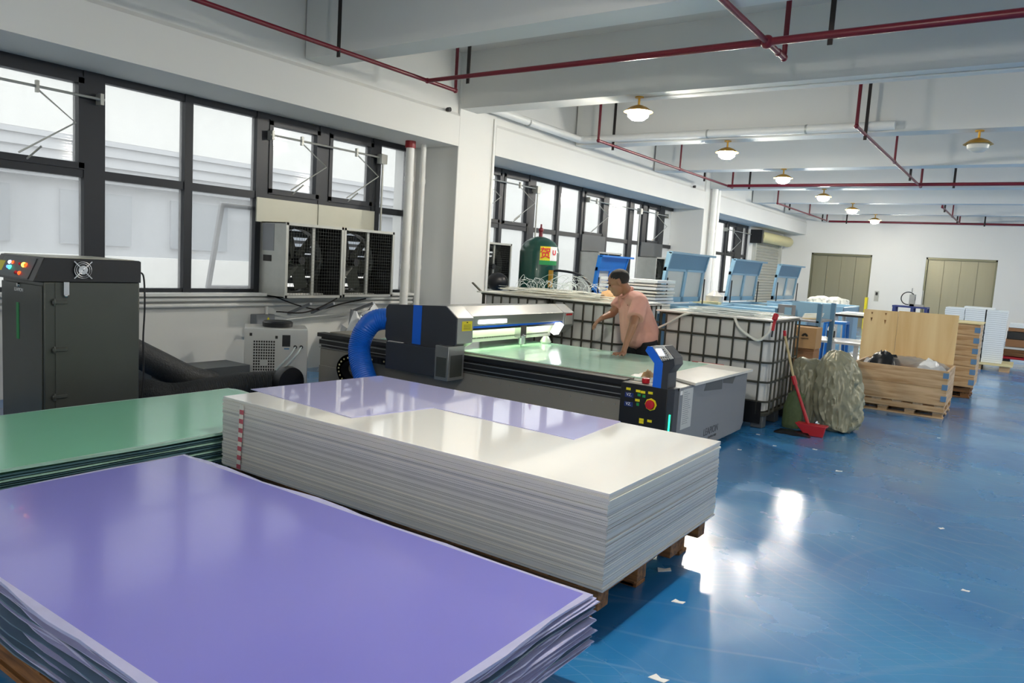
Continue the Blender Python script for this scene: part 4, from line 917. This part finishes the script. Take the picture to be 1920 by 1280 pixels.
def arc(mb, a0, a1, z0, z1, rr, n=8):
    vs = []; 
    for k in range(n+1):
        a = a0+(a1-a0)*k/n; vs += [(gx+rr*math.cos(a), gy+rr*math.sin(a), z0), (gx+rr*math.cos(a), gy+rr*math.sin(a), z1)]
    mb.add(vs, [(2*k, 2*k+2, 2*k+3, 2*k+1) for k in range(n)])
aC = math.atan2(-9.75, 6.3)     # towards the camera
arc(stk, aC+.02, aC+.55, 1.50, 1.71, gr+.003); arc(stw, aC+.55, aC+1.02, 1.50, 1.71, gr+.003); arc(stg, aC+.0, aC+1.03, 1.435, 1.505, gr+.003)
for m_, q in ((stk, 'label_yellow'), (stw, 'label_white'), (stg, 'label_green')): m_.build('sticker', q, t)
def face(a, z, s_, size, m_):
    p = (gx+(gr+.008)*math.cos(a), gy+(gr+.008)*math.sin(a), z); text('sticker_print', s_, size, p, (-math.sin(a), math.cos(a), 0), (0, 0, 1), m_, t, bold=.003)
face(aC+.29, 1.6, '贺', .17, 'label_red'); face(aC+.78, 1.62, 'U', .1, 'label_red')
MB().tube(smooth_path([(gx+.27, gy-.1, 1.33), (gx+.42, gy-.05, 1.36), (gx+.75, gy+.05, 1.3), (gx+.95, gy+.1, 1.05), (gx+1.0, gy+.1, .7)]), .018, 8).build('air_hose', 'machine_black', t)
MB().box(gx+.28, gx+.34, gy-.15, gy-.11, 1.1, 1.36).build('hanging_tag', 'brass', t, label='orange tag on the hose')
t = thing('round_blower', 'dark round blower housing left of the green pressure vessel', 'blower', (-6.6, 9.1, 0)); MB().ball((-6.6, 9.1, 1.14), (.16, .16, .14), n=18, m=12).build('housing', 'machine_black', t); MB().tube([(-6.6, 9.1, 0), (-6.6, 9.1, 1.02)], .03).build('stand_pole', 'machine_black', t); MB().lathe([(.2, 0), (.18, .03)], (-6.6, 9.1, 0), 20).build('base', 'machine_black', t)

# ================================================================== LASER ENGRAVERS WITH OPEN LIDS
def engraver(label, x, y0, y1, zb, zt, cols, body=True, depth=1.25):
    fr, deep = cols
    t = thing('laser_engraver', label, 'machine', (x, (y0+y1)/2, 0)); W = y1-y0
    if body:
        MB().box(x-.1, x+depth, y0-.02, y1+.02, .12, zb-.16).build('body', fr, t, bev=.01)
        MB().box(x-.1, x+depth, y0-.02, y0+.06, zb-.16, zb-.03).box(x-.1, x+depth, y1-.06, y1+.02, zb-.16, zb-.03).box(x-.1, x, y0, y1, zb-.16, zb-.03).box(x+depth-.08, x+depth, y0, y1, zb-.16, zb-.05).build('rim', fr, t, bev=.006)
        MB().box(x+depth, x+depth+.004, y0+.1, y1-.5, .4, zb-.2).build('front_hatch', deep, t)
        MB().box(x+.2, x+.26, y0+.1, y1-.1, zb-.1, zb-.05).build('inner_beam', 'machine_silver', t)
        for a in (x, x+depth-.15):
            for b in (y0+.05, y1-.1): MB().lathe([(.03, 0), (.03, .12)], (a+.05, b, 0), 10).build('foot', 'machine_black', t)
    # lid stands up at the back, leaning slightly forward; hood front folded over at its top
    lean = .06/(zt-zb); H = zt-zb; zm = zb+H*.68
    X = lambda z: x+(z-zb)*lean
    def bar(ya, yb, za, zb2, th=.04, m=fr, nm='lid_frame', dx=0):
        mb = MB(); mb.add([(X(za)-th+dx, ya, za), (X(za)+dx, ya, za), (X(za)+dx, yb, za), (X(za)-th+dx, yb, za), (X(zb2)-th+dx, ya, zb2), (X(zb2)+dx, ya, zb2), (X(zb2)+dx, yb, zb2), (X(zb2)-th+dx, yb, zb2)],
               [(3, 2, 1, 0), (4, 5, 6, 7), (0, 1, 5, 4), (1, 2, 6, 5), (2, 3, 7, 6), (3, 0, 4, 7)]); return mb
    lid = bar(y0, y0+.07, zb, zm).build('lid_frame', fr, t)
    for mb in (bar(y1-.08, y1, zb, zm), bar(y0, y1, zb, zb+.07), bar(y0, y1, zm-.03, zm+.02), bar((y0+y1)/2-.045, (y0+y1)/2+.045, zb, zm)): mb.build('lid_rail', fr, lid)
    bar(y0+.05, y1-.05, zb+.04, zm, .01, dx=-.02).build('lid_window', 'lid_window', t)
    xa, xb2 = X(zm), X(zm)+.05
    MB().prism([(xa-.03, zm), (xa, zm), (xb2, zt), (xb2-.05, zt)], 'y', y0+.03, y1-.03).build('lid_front', deep, t)
    MB().prism([(xa-.04, zm-.02), (xa+.01, zm-.02), (xb2+.01, zt), (xb2-.06, zt+.01)], 'y', y0, y0+.03).build('lid_side', fr, t)
    MB().prism([(xa-.04, zm-.02), (xa+.01, zm-.02), (xb2+.01, zt), (xb2-.06, zt+.01)], 'y', y1-.03, y1).build('lid_side', fr, t)
    MB().box(xb2-.03, xb2+.02, y0, y1+W*.16, zt-.012, zt+.015).build('lid_lip', fr, t)
    for y in (y0+.03, y1-.03): MB().tube([(x+.05, y, zb-.04), (X(zm)+.015, y, zm-.12)], .01, 8).build('gas_strut', 'machine_black', t)
    return t
lb = ('laser_blue', 'laser_blue_deep')
engraver('light blue laser engraver with raised lid, nearest of the three', -4.0, 9.20, 10.60, 1.04, 1.70, lb)
engraver('light blue laser engraver with raised lid, middle of the three', -4.0, 11.75, 13.2, 1.04, 1.70, lb)
engraver('light blue laser engraver with raised lid, furthest of the three', -4.0, 14.35, 15.85, 1.04, 1.70, lb)
engraver('bright blue laser engraver with raised lid behind the man in pink', -5.1, 9.36, 10.22, 1.05, 1.61, ('bright_blue', 'bright_blue'), True, .8)
MB().lathe([(.1, 0), (.13, .02), (.13, .12), (.06, .17), (.04, .2)], (-4.0, 11.2, 1.0), 16).build('plastic_jar', 'lid_window', label='clear bag-topped jar between the first two light blue lids', cat='jar')
MB().box(-4.3, -3.8, 10.95, 11.5, 0, 1.0).build('side_table', 'laser_blue', label='narrow blue-grey stand between the first two light blue engravers', cat='stand')
MB().box(-4.25, -3.85, 10.98, 11.1, 1.0, 1.035).build('yellow_tray', 'pallet_board', label='pale yellow tray on the stand between the engravers', cat='tray')
# table with white boards behind the man
t = thing('work_table', 'plain table holding the white boards behind the man in pink', 'table', (-4.1, 8.85, 0))
MB().box(-4.65, -3.75, 8.55, 9.15, .93, .96).build('tabletop', 'machine_white', t)
for a in (-4.62, -3.82):
    for b in (8.58, 9.08): MB().box(a, a+.04, b, b+.04, 0, .93).build('leg', 'steel', t)
for k in range(9):
    MB().box(-4.62+.05*random.random(), -3.78-.06*random.random(), 8.57, 9.13, .962+k*.042, .962+k*.042+random.choice((.022, .03, .036))).build('foam_board', random.choice(('carton_white', 'white_acrylic_c', 'scrap_white')), label='%s white board from the bottom in the pile behind the man in pink' % nth(k+1), cat='board', group='white boards piled behind the man')

# steel frame with cartons at right of the tanks
t = thing('steel_shelf', 'grey-blue steel frame with open shelf above the cardboard boxes', 'shelf', (-2.2, 9.3, 0))
MB().box(-2.0, -1.95, 9.0, 9.05, 0, 1.19).build('upright', 'laser_blue_deep', t); MB().box(-2.47, -2.43, 9.0, 9.05, 0, 1.1).build('upright', 'laser_blue_deep', t)
MB().box(-2.0, -1.95, 9.7, 9.75, 0, 1.19).build('upright', 'laser_blue_deep', t); MB().box(-2.47, -2.43, 9.7, 9.75, 0, 1.1).build('upright', 'laser_blue_deep', t)
MB().box(-2.47, -1.97, 9.0, 9.75, .97, .99).build('shelf_board', 'side_grey', t)
MB().box(-2.47, -1.97, 9.74, 9.76, .97, 1.17).build('back_panel', 'laser_blue', t)
MB().box(-2.44, -2.24, 9.0, 9.015, .99, 1.15).build('end_plate', 'side_grey', t); MB().box(-2.36, -2.28, 8.996, 9.0, 1.03, 1.12).build('blue_window', 'laser_blue', t)
MB().box(-2.46, -1.97, 8.99, 9.0, .90, .935).build('dark_slot', 'ink', t)
for k in range(5): MB().ob((-2.11, 9.25+.03*k, 1.0+.014*k), (.22, .03, .012), Euler((0, -.08, .2*k-.3)).to_matrix()).build('wood_strip', random.choice(('bamboo', 'scrap_white')), label='%s thin strip from the bottom on the steel shelf above the carton' % nth(k+1), cat='strip', group='strips on the steel shelf')
t = thing('cardboard_box', 'brown carton with black petal logo and a round hole', 'box', (-2.14, 8.85, .66))
MB().box(-2.33, -1.915, 8.70, 8.98, .69, .925).build('carton_body', 'cardboard', t, bev=.003)
lg = MB(); lx, lz = -2.035, .832
for k in range(8):
    a = math.radians(12+22.3*k); d1 = Vector((math.cos(a), 0, math.sin(a))); q = Vector((-math.sin(a), 0, math.cos(a)))
    c = Vector((lx, 8.698, lz-.005)); pts = [c+d1*.008, c+d1*.022+q*.007, c+d1*.036+q*.0035, c+d1*.038-q*.002, c+d1*.022-q*.006]
    lg.prism([(p.x, p.z) for p in pts], 'y', 8.697, 8.6995)
lg.build('petal_logo', 'ink', t); text('carton_lettering', 'HUAWEI', .022, (lx, 8.698, lz-.03), (1, 0, 0), (0, 0, 1), 'ink', t)
MB().lathe([(.008, -.001), (.008, 0)], (-2.22, 8.7, .835), 12, 'y').build('hand_hole', 'ink', t)
MB().box(-2.36, -1.93, 8.72, 9.0, .3, .66).build('cardboard_box', 'cardboard_dark', bev=.003, label='plain reddish-brown carton beneath the logo carton', cat='box')
MB().box(-2.36, -1.93, 8.74, 9.0, 0, .299).build('cardboard_box', 'cardboard', bev=.003, label='lowest plain carton of the pile, behind the olive sacks', cat='box')
MB().box(-2.36, -1.93, 8.73, 8.98, .661, .689).build('cardboard_flap', 'cardboard_dark', label='flat carton flap squeezed under the logo carton', cat='box')

# ================================================================== CRATE, PLYWOOD, COLLARS, CARTONS
pallet('light wooden pallet under the low open crate', -1.62, -.67, 9.48, 10.35, 0, .15, nb=3, m=('light_wood', 'light_wood_y'))
t = thing('wooden_crate', 'low open wooden crate on a pallet with blue corner hinges', 'crate', (-1.15, 9.9, .15))
x0, x1, y0, y1, z0, z1 = -1.63, -.665, 9.47, 10.36, .152, .545
for k in range(2):
    za, zb = z0+(z1-z0)*k/2, z0+(z1-z0)*(k+1)/2-.003
    MB().box(x0, x1, y0, y0+.022, za, zb).build('front_plank', 'light_wood', t, bev=.002); MB().box(x0, x1, y1-.022, y1, za, zb).build('back_plank', 'light_wood', t)
    MB().box(x0, x0+.022, y0+.02, y1-.02, za, zb).build('side_plank', 'light_wood_y', t); MB().box(x1-.022, x1, y0+.02, y1-.02, za, zb).build('side_plank', 'light_wood_y', t)
for k in range(3):
    z = z0+.05+k*.13
    MB().box(x1-.05, x1+.002, y0-.004, y0, z, z+.06).box(x1, x1+.004, y0-.002, y0+.05, z, z+.06).build('corner_hinge', 'label_blue', t, label='blue-grey metal corner hinge')
crumple((-1.36, 9.74, .48), (.17, .2, .18), 10, 21, .03, 'pad_black', 'black_parts', 'black shiny parts wrapped inside the low crate', 'parts')
crumple((-1.15, 9.92, .50), (.44, .36, .09), 12, 22, .05, 'film_clear', 'plastic_wrap', 'crumpled clear plastic wrap filling the low crate', 'plastic wrap')
crumple((-.88, 9.75, .5), (.12, .16, .12), 8, 23, .03, 'plastic_wrap', 'plastic_wrap', 'white plastic bag peaking at the right end of the crate', 'plastic wrap')
t = thing('plywood_panel', 'tall pale plywood panel standing behind the low crate', 'panel', (-1.2, 10.5, 0))
MB().box(-1.755, -1.36, 10.48, 10.50, .02, 1.125).box(-1.356, -.70, 10.48, 10.50, .02, 1.135).build('board', 'plywood', t)
kn = MB()
for x, z, h in ((-1.66, 1.0, .05), (-1.50, .98, .055), (-1.66, 1.08, .03), (-1.5, 1.08, .03)): kn.prism([(x-.012, z+h/2), (x+.012, z+h/2), (x, z-h/2)], 'y', 10.477, 10.48)
kn.build('dark_knot', 'pallet_wood', t)
MB().box(-1.7, -1.66, 10.50, 10.56, 0, 1.0).box(-.8, -.76, 10.50, 10.56, 0, 1.0).build('batten', 'light_wood', t)
for k in range(6):
    z = .16+k*.14; t = thing('pallet_collar', '%s wooden pallet collar from the bottom in the stack right of the plywood' % nth(k+1), 'collar', (-1.0, 12.0, z), 'stacked wooden pallet collars')
    a, b, c, d = -1.5, -.52, 11.6, 12.4
    MB().box(a, b, c, c+.02, z, z+.136).build('long_board', 'light_wood', t); MB().box(a, b, d-.02, d, z, z+.136).build('long_board', 'light_wood', t)
    MB().box(a, a+.02, c+.02, d-.02, z, z+.136).build('short_board', 'light_wood_y', t); MB().box(b-.02, b, c+.02, d-.02, z, z+.136).build('short_board', 'light_wood_y', t)
    MB().box(b-.06, b+.003, c-.004, c, z+.03, z+.1).box(b, b+.004, c, c+.06, z+.03, z+.1).build('corner_hinge', 'label_blue', t)
MB().box(-1.52, -.5, 11.58, 12.42, 1.001, 1.014).build('lid_board', 'pallet_board', label='cream board lying on top of the pallet collars', cat='board')
pallet('dark pallet beneath the stacked pallet collars', -1.45, -.55, 11.65, 12.35, 0, .158, nb=3)
t = thing('wooden_pallet', 'wide pale pallet under the pile of white flat cartons', 'pallet', (-.75, 16.7, 0))
MB().box(-1.36, -.16, 16.15, 17.1, .10, .13).build('deck', 'pallet_board', t)
for a in (-1.3, -.8, -.36): MB().box(a, a+.16, 16.2, 17.05, 0, .10).build('block', 'light_wood', t)
cm = MB().use(0).box(-.16, .16, -.32, .32, .004, .037).use(1).box(-.155, .155, -.315, .315, 0, .004)
o = cm.build('flat_carton', ['carton_white', 'carton_gap']); cme = o.data; bpy.data.objects.remove(o)
for j, x in enumerate((-1.17, -.84, -.5)):
    for k in range(26):
        o = bpy.data.objects.new('flat_carton', cme); COL.objects.link(o); o.location = (x+random.uniform(-.004, .004), 16.62, .132+k*.0372)
        tag(o, '%s thin white carton from the bottom in the %s column on the pale pallet' % (nth(k+1), ('left', 'middle', 'right')[j]), 'carton', 'thin white flat cartons')
MB().box(-1.03, -.55, 16.35, 16.9, 1.102, 1.135).build('flat_carton', 'carton_white', label='single white flat carton lying across the top of the tall pile', cat='carton')
# red pallet truck and wood on the far right
t = thing('pallet_truck', 'red pallet truck under dark boards at the right edge', 'pallet truck', (.1, 17.6, 0))
MB().box(-.42, .9, 17.45, 17.62, .15, .2).build('fork', 'red_plastic', t, bev=.01); MB().box(-.42, .9, 17.95, 18.12, .15, .2).build('fork', 'red_plastic', t, bev=.01)
for y in (17.53, 18.03): MB().lathe([(.07, -.03), (.07, .03)], (-.3, y, .075), 16, 'y').build('wheel', 'machine_black', t)
MB().box(.85, 1.0, 17.5, 18.1, .1, .6).build('pump_block', 'red_plastic', t)
for k, (z, h, m, l) in enumerate(((.22, .12, 'pallet_wood', 'lowest brown wooden crate panel on the red pallet truck'), (.35, .04, 'machine_white', 'white edged board on the red pallet truck'), (.40, .14, 'cardboard_dark', 'brown board bundle on the red pallet truck'), (.55, .14, 'pad_black', 'black wrapped bundle on the red pallet truck'), (.70, .06, 'cardboard_dark', 'upper brown board on the red pallet truck'), (.77, .07, 'carton_white', 'white topmost board on the red pallet truck'))):
    MB().box(-.36+.01*k, .8, 17.42, 18.2, z, z+h).build('stacked_board', m, label=l, cat='board')
# white work benches with stool and bottle
def bench(label, x0, x1, y0, y1, z, mtop, edge=None):
    t = thing('work_bench', label, 'table', ((x0+x1)/2, (y0+y1)/2, 0))
    MB().box(x0, x1, y0, y1, z-.03, z).build('tabletop', mtop, t)
    if edge: MB().box(x0, x1, y0-.008, y0, z-.035, z-.005).build('edge_band', edge, t)
    for a in (x0+.03, x1-.08):
        for b in (y0+.03, y1-.08): MB().box(a, a+.05, b, b+.05, 0, z-.03).build('leg', 'machine_white', t)
    MB().box(x0+.05, x1-.05, y0+.05, y1-.05, .3, .32).build('lower_shelf', 'machine_white', t)
bench('white bench with dark edge behind the plywood panel', -2.45, -1.6, 12.0, 12.7, .975, 'scrap_white', 'ink')
bench('low white bench with a bottle, left of the plywood panel', -2.55, -1.78, 10.6, 11.4, .66, 'machine_white')
MB().box(-2.35, -1.9, 12.1, 12.6, .976, 1.0).build('white_board', 'carton_white', label='white boards lying on the dark-edged bench', cat='board')
t = thing('plastic_stool', 'blue plastic stool by the low white bench', 'stool', (-2.3, 11.6, 0))
MB().box(-2.45, -2.15, 11.5, 11.8, .84, .88).build('seat', 'bright_blue', t, bev=.01)
for a, b in ((-2.45, 11.5), (-2.19, 11.5), (-2.45, 11.76), (-2.19, 11.76)): MB().tube([(a+.02, b+.02, .84), (a+.02+(-.03 if a < -2.3 else .03), b+.02, 0)], .022, 8).build('leg', 'bright_blue', t)
t = thing('spray_bottle', 'dark labelled bottle standing on the low white bench', 'bottle', (-2.2, 10.75, .66))
MB().lathe([(.045, .661), (.05, .67), (.05, .82), (.03, .86), (.02, .87), (.02, .89)], (-2.18, 10.75, 0), 18).build('bottle_body', 'bulb_off', t)
MB().lathe([(.051, .70), (.051, .79)], (-2.18, 10.75, 0), 18).build('label_band', 'ink', t); MB().lathe([(.024, .885), (.024, .91)], (-2.18, 10.75, 0), 14).build('cap', 'red_collar', t)
MB().box(-2.5, -2.35, 10.65, 10.75, .52, .60).build('blue_box', 'label_blue', label='small blue box under the top of the low white bench', cat='box').location.z -= .2
sack('film_bundle', 'white plastic film bundle standing behind the steel shelf', [(.0, -3.5, 16.6, .4, .4), (.5, -3.5, 16.6, .42, .4), (.95, -3.5, 16.6, .42, .4), (1.08, -3.5, 16.6, .36, .3), (1.12, -3.5, 16.6, .2, .2)], 'scrap_white', 31, .12, cat='film')
# blue framed machine near the elevators
t = thing('bench_press', 'navy framed bench machine with small wheel near the elevators', 'machine', (-2.4, 20.2, 0))
MB().box(-2.75, -2.0, 20.0, 20.5, .93, .97).build('tabletop', 'navy_frame', t)
for a in (-2.74, -2.35, -2.06):
    for b in (20.0, 20.44): MB().box(a, a+.06, b, b+.06, 0, .93).build('leg', 'navy_frame', t)
MB().tube([(-2.45+.15*math.cos(2*PI*k/24), 20.2, 1.15+.15*math.sin(2*PI*k/24)) for k in range(25)], .012, 6).build('wheel', 'machine_black', t)
MB().box(-2.42, -2.3, 20.15, 20.3, .97, 1.25).tube([(-2.38, 20.2, 1.2), (-2.38, 20.2, 1.4)], .012).tube([(-2.15, 20.2, .97), (-2.15, 20.2, 1.36)], .012).box(-2.4, -2.1, 20.15, 20.25, .97, 1.02).build('tool_head', 'machine_silver', t)
t = thing('call_panel', 'narrow steel elevator call panel on the far wall between the doors', 'panel', (-4.1, YF, .89))
MB().box(-4.19, -4.06, YF-.02, YF, .89, 1.22).build('plate', 'galvanized', t); MB().box(-4.16, -4.09, YF-.023, YF-.02, 1.08, 1.18).build('display', 'ink', t)
MB().box(-4.36, -4.29, 25.9, 26.1, 0, 1.0).build('corner_bin', 'label_yellow', label='yellow object standing at the right side of the left elevator', cat='bin')

# ================================================================== FLOOR LITTER
for x, y, s_, a, l in ((-1.141, 3.085, .05, .3, 'beside the white stack pallet'), (-1.335, 3.374, .07, .9, 'half under the white stack pallet'), (-.95, 2.44, .06, .1, 'at the bottom edge of the picture'),
                   (-1.08, 6.13, .05, .5, 'on the blue floor in front of the olive sack'), (-1.95, 6.95, .03, 0, 'beside the grey machine panel'), (-1.88, 6.2, .03, .3, 'near the grey machine panel corner'),
                   (-.11, 4.18, .035, .2, 'at the right, alone on the blue floor'), (-.3, 5.17, .035, 1, 'in the middle of the blue aisle'), (-1.7, 6.6, .03, .4, 'near the foot of the right caged tank'), (-1.4, 6.75, .035, .1, 'in front of the red dustpan'), (-.6, 8.3, .03, .6, 'on the floor before the crate')):
    R0 = Euler((0, 0, a)).to_matrix(); pts = [R0@Vector(p) for p in ((-s_*.6, -s_*.25, 0), (s_*.4, -s_*.3, 0), (s_*.6, s_*.2, 0), (s_*.1, s_*.1, 0), (-s_*.3, s_*.4, 0))]
    MB().prism([(x+p.x, y+p.y) for p in pts], 'z', .0005, .003).build('plastic_scrap', 'label_white', label='small white scrap '+l, cat='scrap')
MB().ob((-3.55, 2.36, .003), (.16, .22, .004), Euler((0, 0, .5)).to_matrix()).build('plastic_scrap', 'machine_blue', label='blue scrap on the floor between the purple and white stacks', cat='scrap') if False else None

# ================================================================== THE MAN
t = thing('person', 'man in a pink short-sleeved polo shirt leaning over the laser bed', 'person', (-3.05, 7.0, 0))
V = Vector
hip = V((-3.19, 6.98, .80)); nk = V((-3.29, 6.83, 1.17))
left = V((.74, -.67, 0)).normalized(); fwd = V((-.67, -.74, 0)).normalized(); up = V((0, 0, 1))
hc = V((-3.385, 6.71, 1.315))                       # head centre
fd = V((-.83, -.36, -.42)).normalized()             # gaze
hl = up.cross(fd).normalized(); hu = fd.cross(hl).normalized()   # head left/up
HR = Matrix((fd, hl, hu)).transposed()
def hp(a, b, c): return hc+(fd*a+hl*b+hu*c)*1.12
b = MB()
HS = 1.12
b.ball(hc+fd*-.01+hu*.03, (.092*HS, .073*HS, .085*HS), HR, 20, 14)                 # cranium
b.ball(hp(.03, 0, -.035), (.062*HS, .058*HS, .075*HS), HR, 18, 12)                 # face
b.ball(hp(.045, 0, -.085), (.038*HS, .04*HS, .03*HS), HR)                          # chin
b.cap(hp(.082, 0, .005), hp(.096, 0, -.026), .009, .014)                  # nose
b.cap(hp(.078, .035, .022), hp(.078, -.035, .022), .012, .012)            # brow
b.cap(hp(.082, .018, -.062), hp(.082, -.018, -.062), .008, .008)          # mouth
for s in (1, -1):
    b.ball(hp(.055, s*.038, -.02), (.025*HS, .02*HS, .02*HS), HR); b.ball(hp(-.01, s*.076, -.005), (.018*HS, .01*HS, .03*HS), HR)
b.cap(hc-hu*.03-fd*.03, nk, .052, .058)                                   # neck
ch = nk.lerp(hip, .3); b.cap(nk+left*.1, nk-left*.1, .06, .06); b.ball(ch, (.14, .12, .17), Matrix((left, fwd, up)).transposed()); b.ball(hip, (.12, .095, .12), Matrix((left, fwd, up)).transposed())
b.cap(ch, hip, .12, .10)
shL, shR = V((-3.10, 6.63, 1.135)), V((-3.45, 7.0, 1.15))
elL, wrL = V((-3.06, 6.44, .925)), V((-3.085, 6.34, .70))
elR, wrR = V((-3.52, 6.88, .985)), V((-3.535, 6.72, .95))
for sh, el, wr in ((shL, elL, wrL), (shR, elR, wrR)):
    b.cap(nk.lerp(sh, .3), sh, .07, .062); b.cap(sh, el, .055, .042); b.cap(el, wr, .041, .026)
for s in (1, -1):
    hj = hip+left*(.08*s)-V((0, 0, .09)); kn_ = V((hj.x+.0+left.x*.05*s-.05, 7.0+(.02 if s > 0 else .04), .45)); an = V((kn_.x+.02, 7.02, .09))
    b.cap(hj, kn_, .078, .06); b.cap(kn_, an, .058, .038)
    b.cap(an, an+V((0, 0, -.04)), .04, .035); b.cap(an+V((.0, 0, -.05)), an+V((-.14, -.02, -.06)), .035, .028)
# palms with fingers: left hand flat on the sheet, right hand reaching forward with a bent grip
def hand(wr, d, n, lat, spread, curl, flat):
    """d finger direction, n palm-down normal, lat towards the thumb"""
    pc = wr+d*.045; R_ = Matrix((d, lat, n)).transposed(); b.ball(pc, (.05, .04, .017), R_); b.cap(wr, wr+d*.03, .026, .024)
    for i, L_ in enumerate((.072, .08, .074, .058)):
        o_ = (1.5-i)*.021; base = pc+d*.038+lat*o_; dd = (d+lat*spread*(1.5-i)).normalized(); p = base
        for k, (fr_, bend) in enumerate(((.45, curl*.5), (.3, curl), (.25, curl*1.4))):
            q = p+(dd*math.cos(bend)-n*math.sin(bend)).normalized()*L_*fr_; b.cap(p, q, .0098-.001*k, .009-.001*k, 10); p = q
    p = wr+d*.02+lat*.028; q = p+(d*.6+lat*.8).normalized()*.042; b.cap(p, q, .0125, .0105, 10); b.cap(q, q+(d*.9+lat*.35-n*curl*.3).normalized()*.034, .0105, .0085, 10)
dL = V((.05, -.55, -.0)).normalized()
hand(V((-3.085, 6.335, .665)), dL, V((0, 0, 1)), V((-1, -.1, 0)).normalized(), .22, .12, True)
b.cap(wrL, V((-3.085, 6.335, .665)), .027, .026)
dR = V((-.5, -.5, -.62)).normalized(); nR = V((-.35, -.3, .85)); nR = (nR-dR*nR.dot(dR)).normalized()
hand(wrR, dR, nR, dR.cross(nR).normalized()*1.0, .1, .55, False)
body = b.build('body', 'skin', t, remesh=.0055, smooth=3, sharp=180)
# hair, eyes
h = MB(); h.ball(hc-fd*.02+hu*.036, (.106, .086, .092), HR, 30, 22)
hv = MB(); hv.v = list(h.v); keep = []
for f in h.f:
    c = sum((V(h.v[i]) for i in f), V())/len(f)-hc
    a, cc = c.dot(fd), c.dot(hu)
    if cc > .038+max(0, a)*.5 or (a < -.025 and cc > -.045) : keep.append(f)
hv.f = keep; hv.m = [0]*len(keep); hv.build('hair', 'hair', t, sharp=180)
for s in (1, -1):
    MB().ball(hp(.077, s*.032, .0), (.009, .014, .007), HR, 10, 6).build('eye', 'ink', t)
    MB().cap(hp(.09, s*.018, .026), hp(.078, s*.05, .024), .005, .004, 8).build('eyebrow', 'hair', t)
# polo shirt
s_ = MB(); TB = Matrix((left, fwd, up)).transposed()
s_.ball(ch+V((0, 0, .0)), (.165, .14, .18), TB, 20, 14)
s_.cap(nk+left*.11-up*.02, nk-left*.13-up*.02, .085, .085); s_.cap(ch, hip+up*.03, .15, .15); s_.ball(hip-up*.03, (.168, .145, .145), TB, 20, 12)
s_.cap(ch+fwd*.04-up*.02, hip+fwd*.06-up*.02, .13, .13); s_.cap(ch+fwd*.05, ch+fwd*.03-up*.29, .12, .095); s_.cap(ch+fwd*.03+left*.05, ch+left*.05-up*.28, .12, .115); s_.cap(ch+fwd*.03-up*.27, hip-up*.06, .095, .12)
s_.cap(nk.lerp(shL, .3), shL, .085, .082); s_.tube([shL+(shL-elL)*.1, shL.lerp(elL, .68)], [.078, .086], 18); s_.cap(nk.lerp(shR, .3), shR, .085, .078); s_.tube([shR, shR.lerp(elR, .66)], [.078, .076], 18)
s_.build('polo_shirt', 'shirt', t, remesh=.009, smooth=4, sharp=180)
# collar, placket, chest mark
nd = (hc-nk).normalized(); cu_ = nd.cross(left).normalized(); cn = nk+nd*.07; cpts = []
for k in range(21):
    a = 2*PI*k/20; cpts.append(cn+left*.066*math.cos(a)+cu_*.064*math.sin(a))
MB().tube(cpts, .017, 8).build('collar', 'shirt_trim', t)
pk = MB(); p0 = ch+fwd*.155+up*.1
pk.ob(ch+fwd*.172+up*.06, (.028, .006, .12), TB@Euler((-.15, 0, 0)).to_matrix()); pk.build('placket', 'shirt_trim', t)
MB().ball(ch+fwd*.12+left*.11+up*.04, (.012, .012, .006)).build('chest_logo', 'red_collar', t)
# dark shorts and shoes
s2 = MB(); s2.ball(hip-up*.06, (.155, .125, .12), TB)
for s in (1, -1):
    hj = hip+left*(.09*s)-V((0, 0, .04)); s2.tube([hj, V((hj.x+left.x*.05*s-.05, 7.01, .45))], [.105, .09], 18)
s2.build('shorts', 'shorts', t, remesh=.01, smooth=3, sharp=180)
for s in (1, -1):
    hj = hip+left*(.09*s); x = hj.x+left.x*.05*s-.03
    MB().cap((x+.02, 7.02, .045), (x-.17, 6.99, .04), .042, .038).box(x-.2, x+.06, 6.965, 7.06, 0, .02).build('shoe', 'shoe', t, bev=.004)
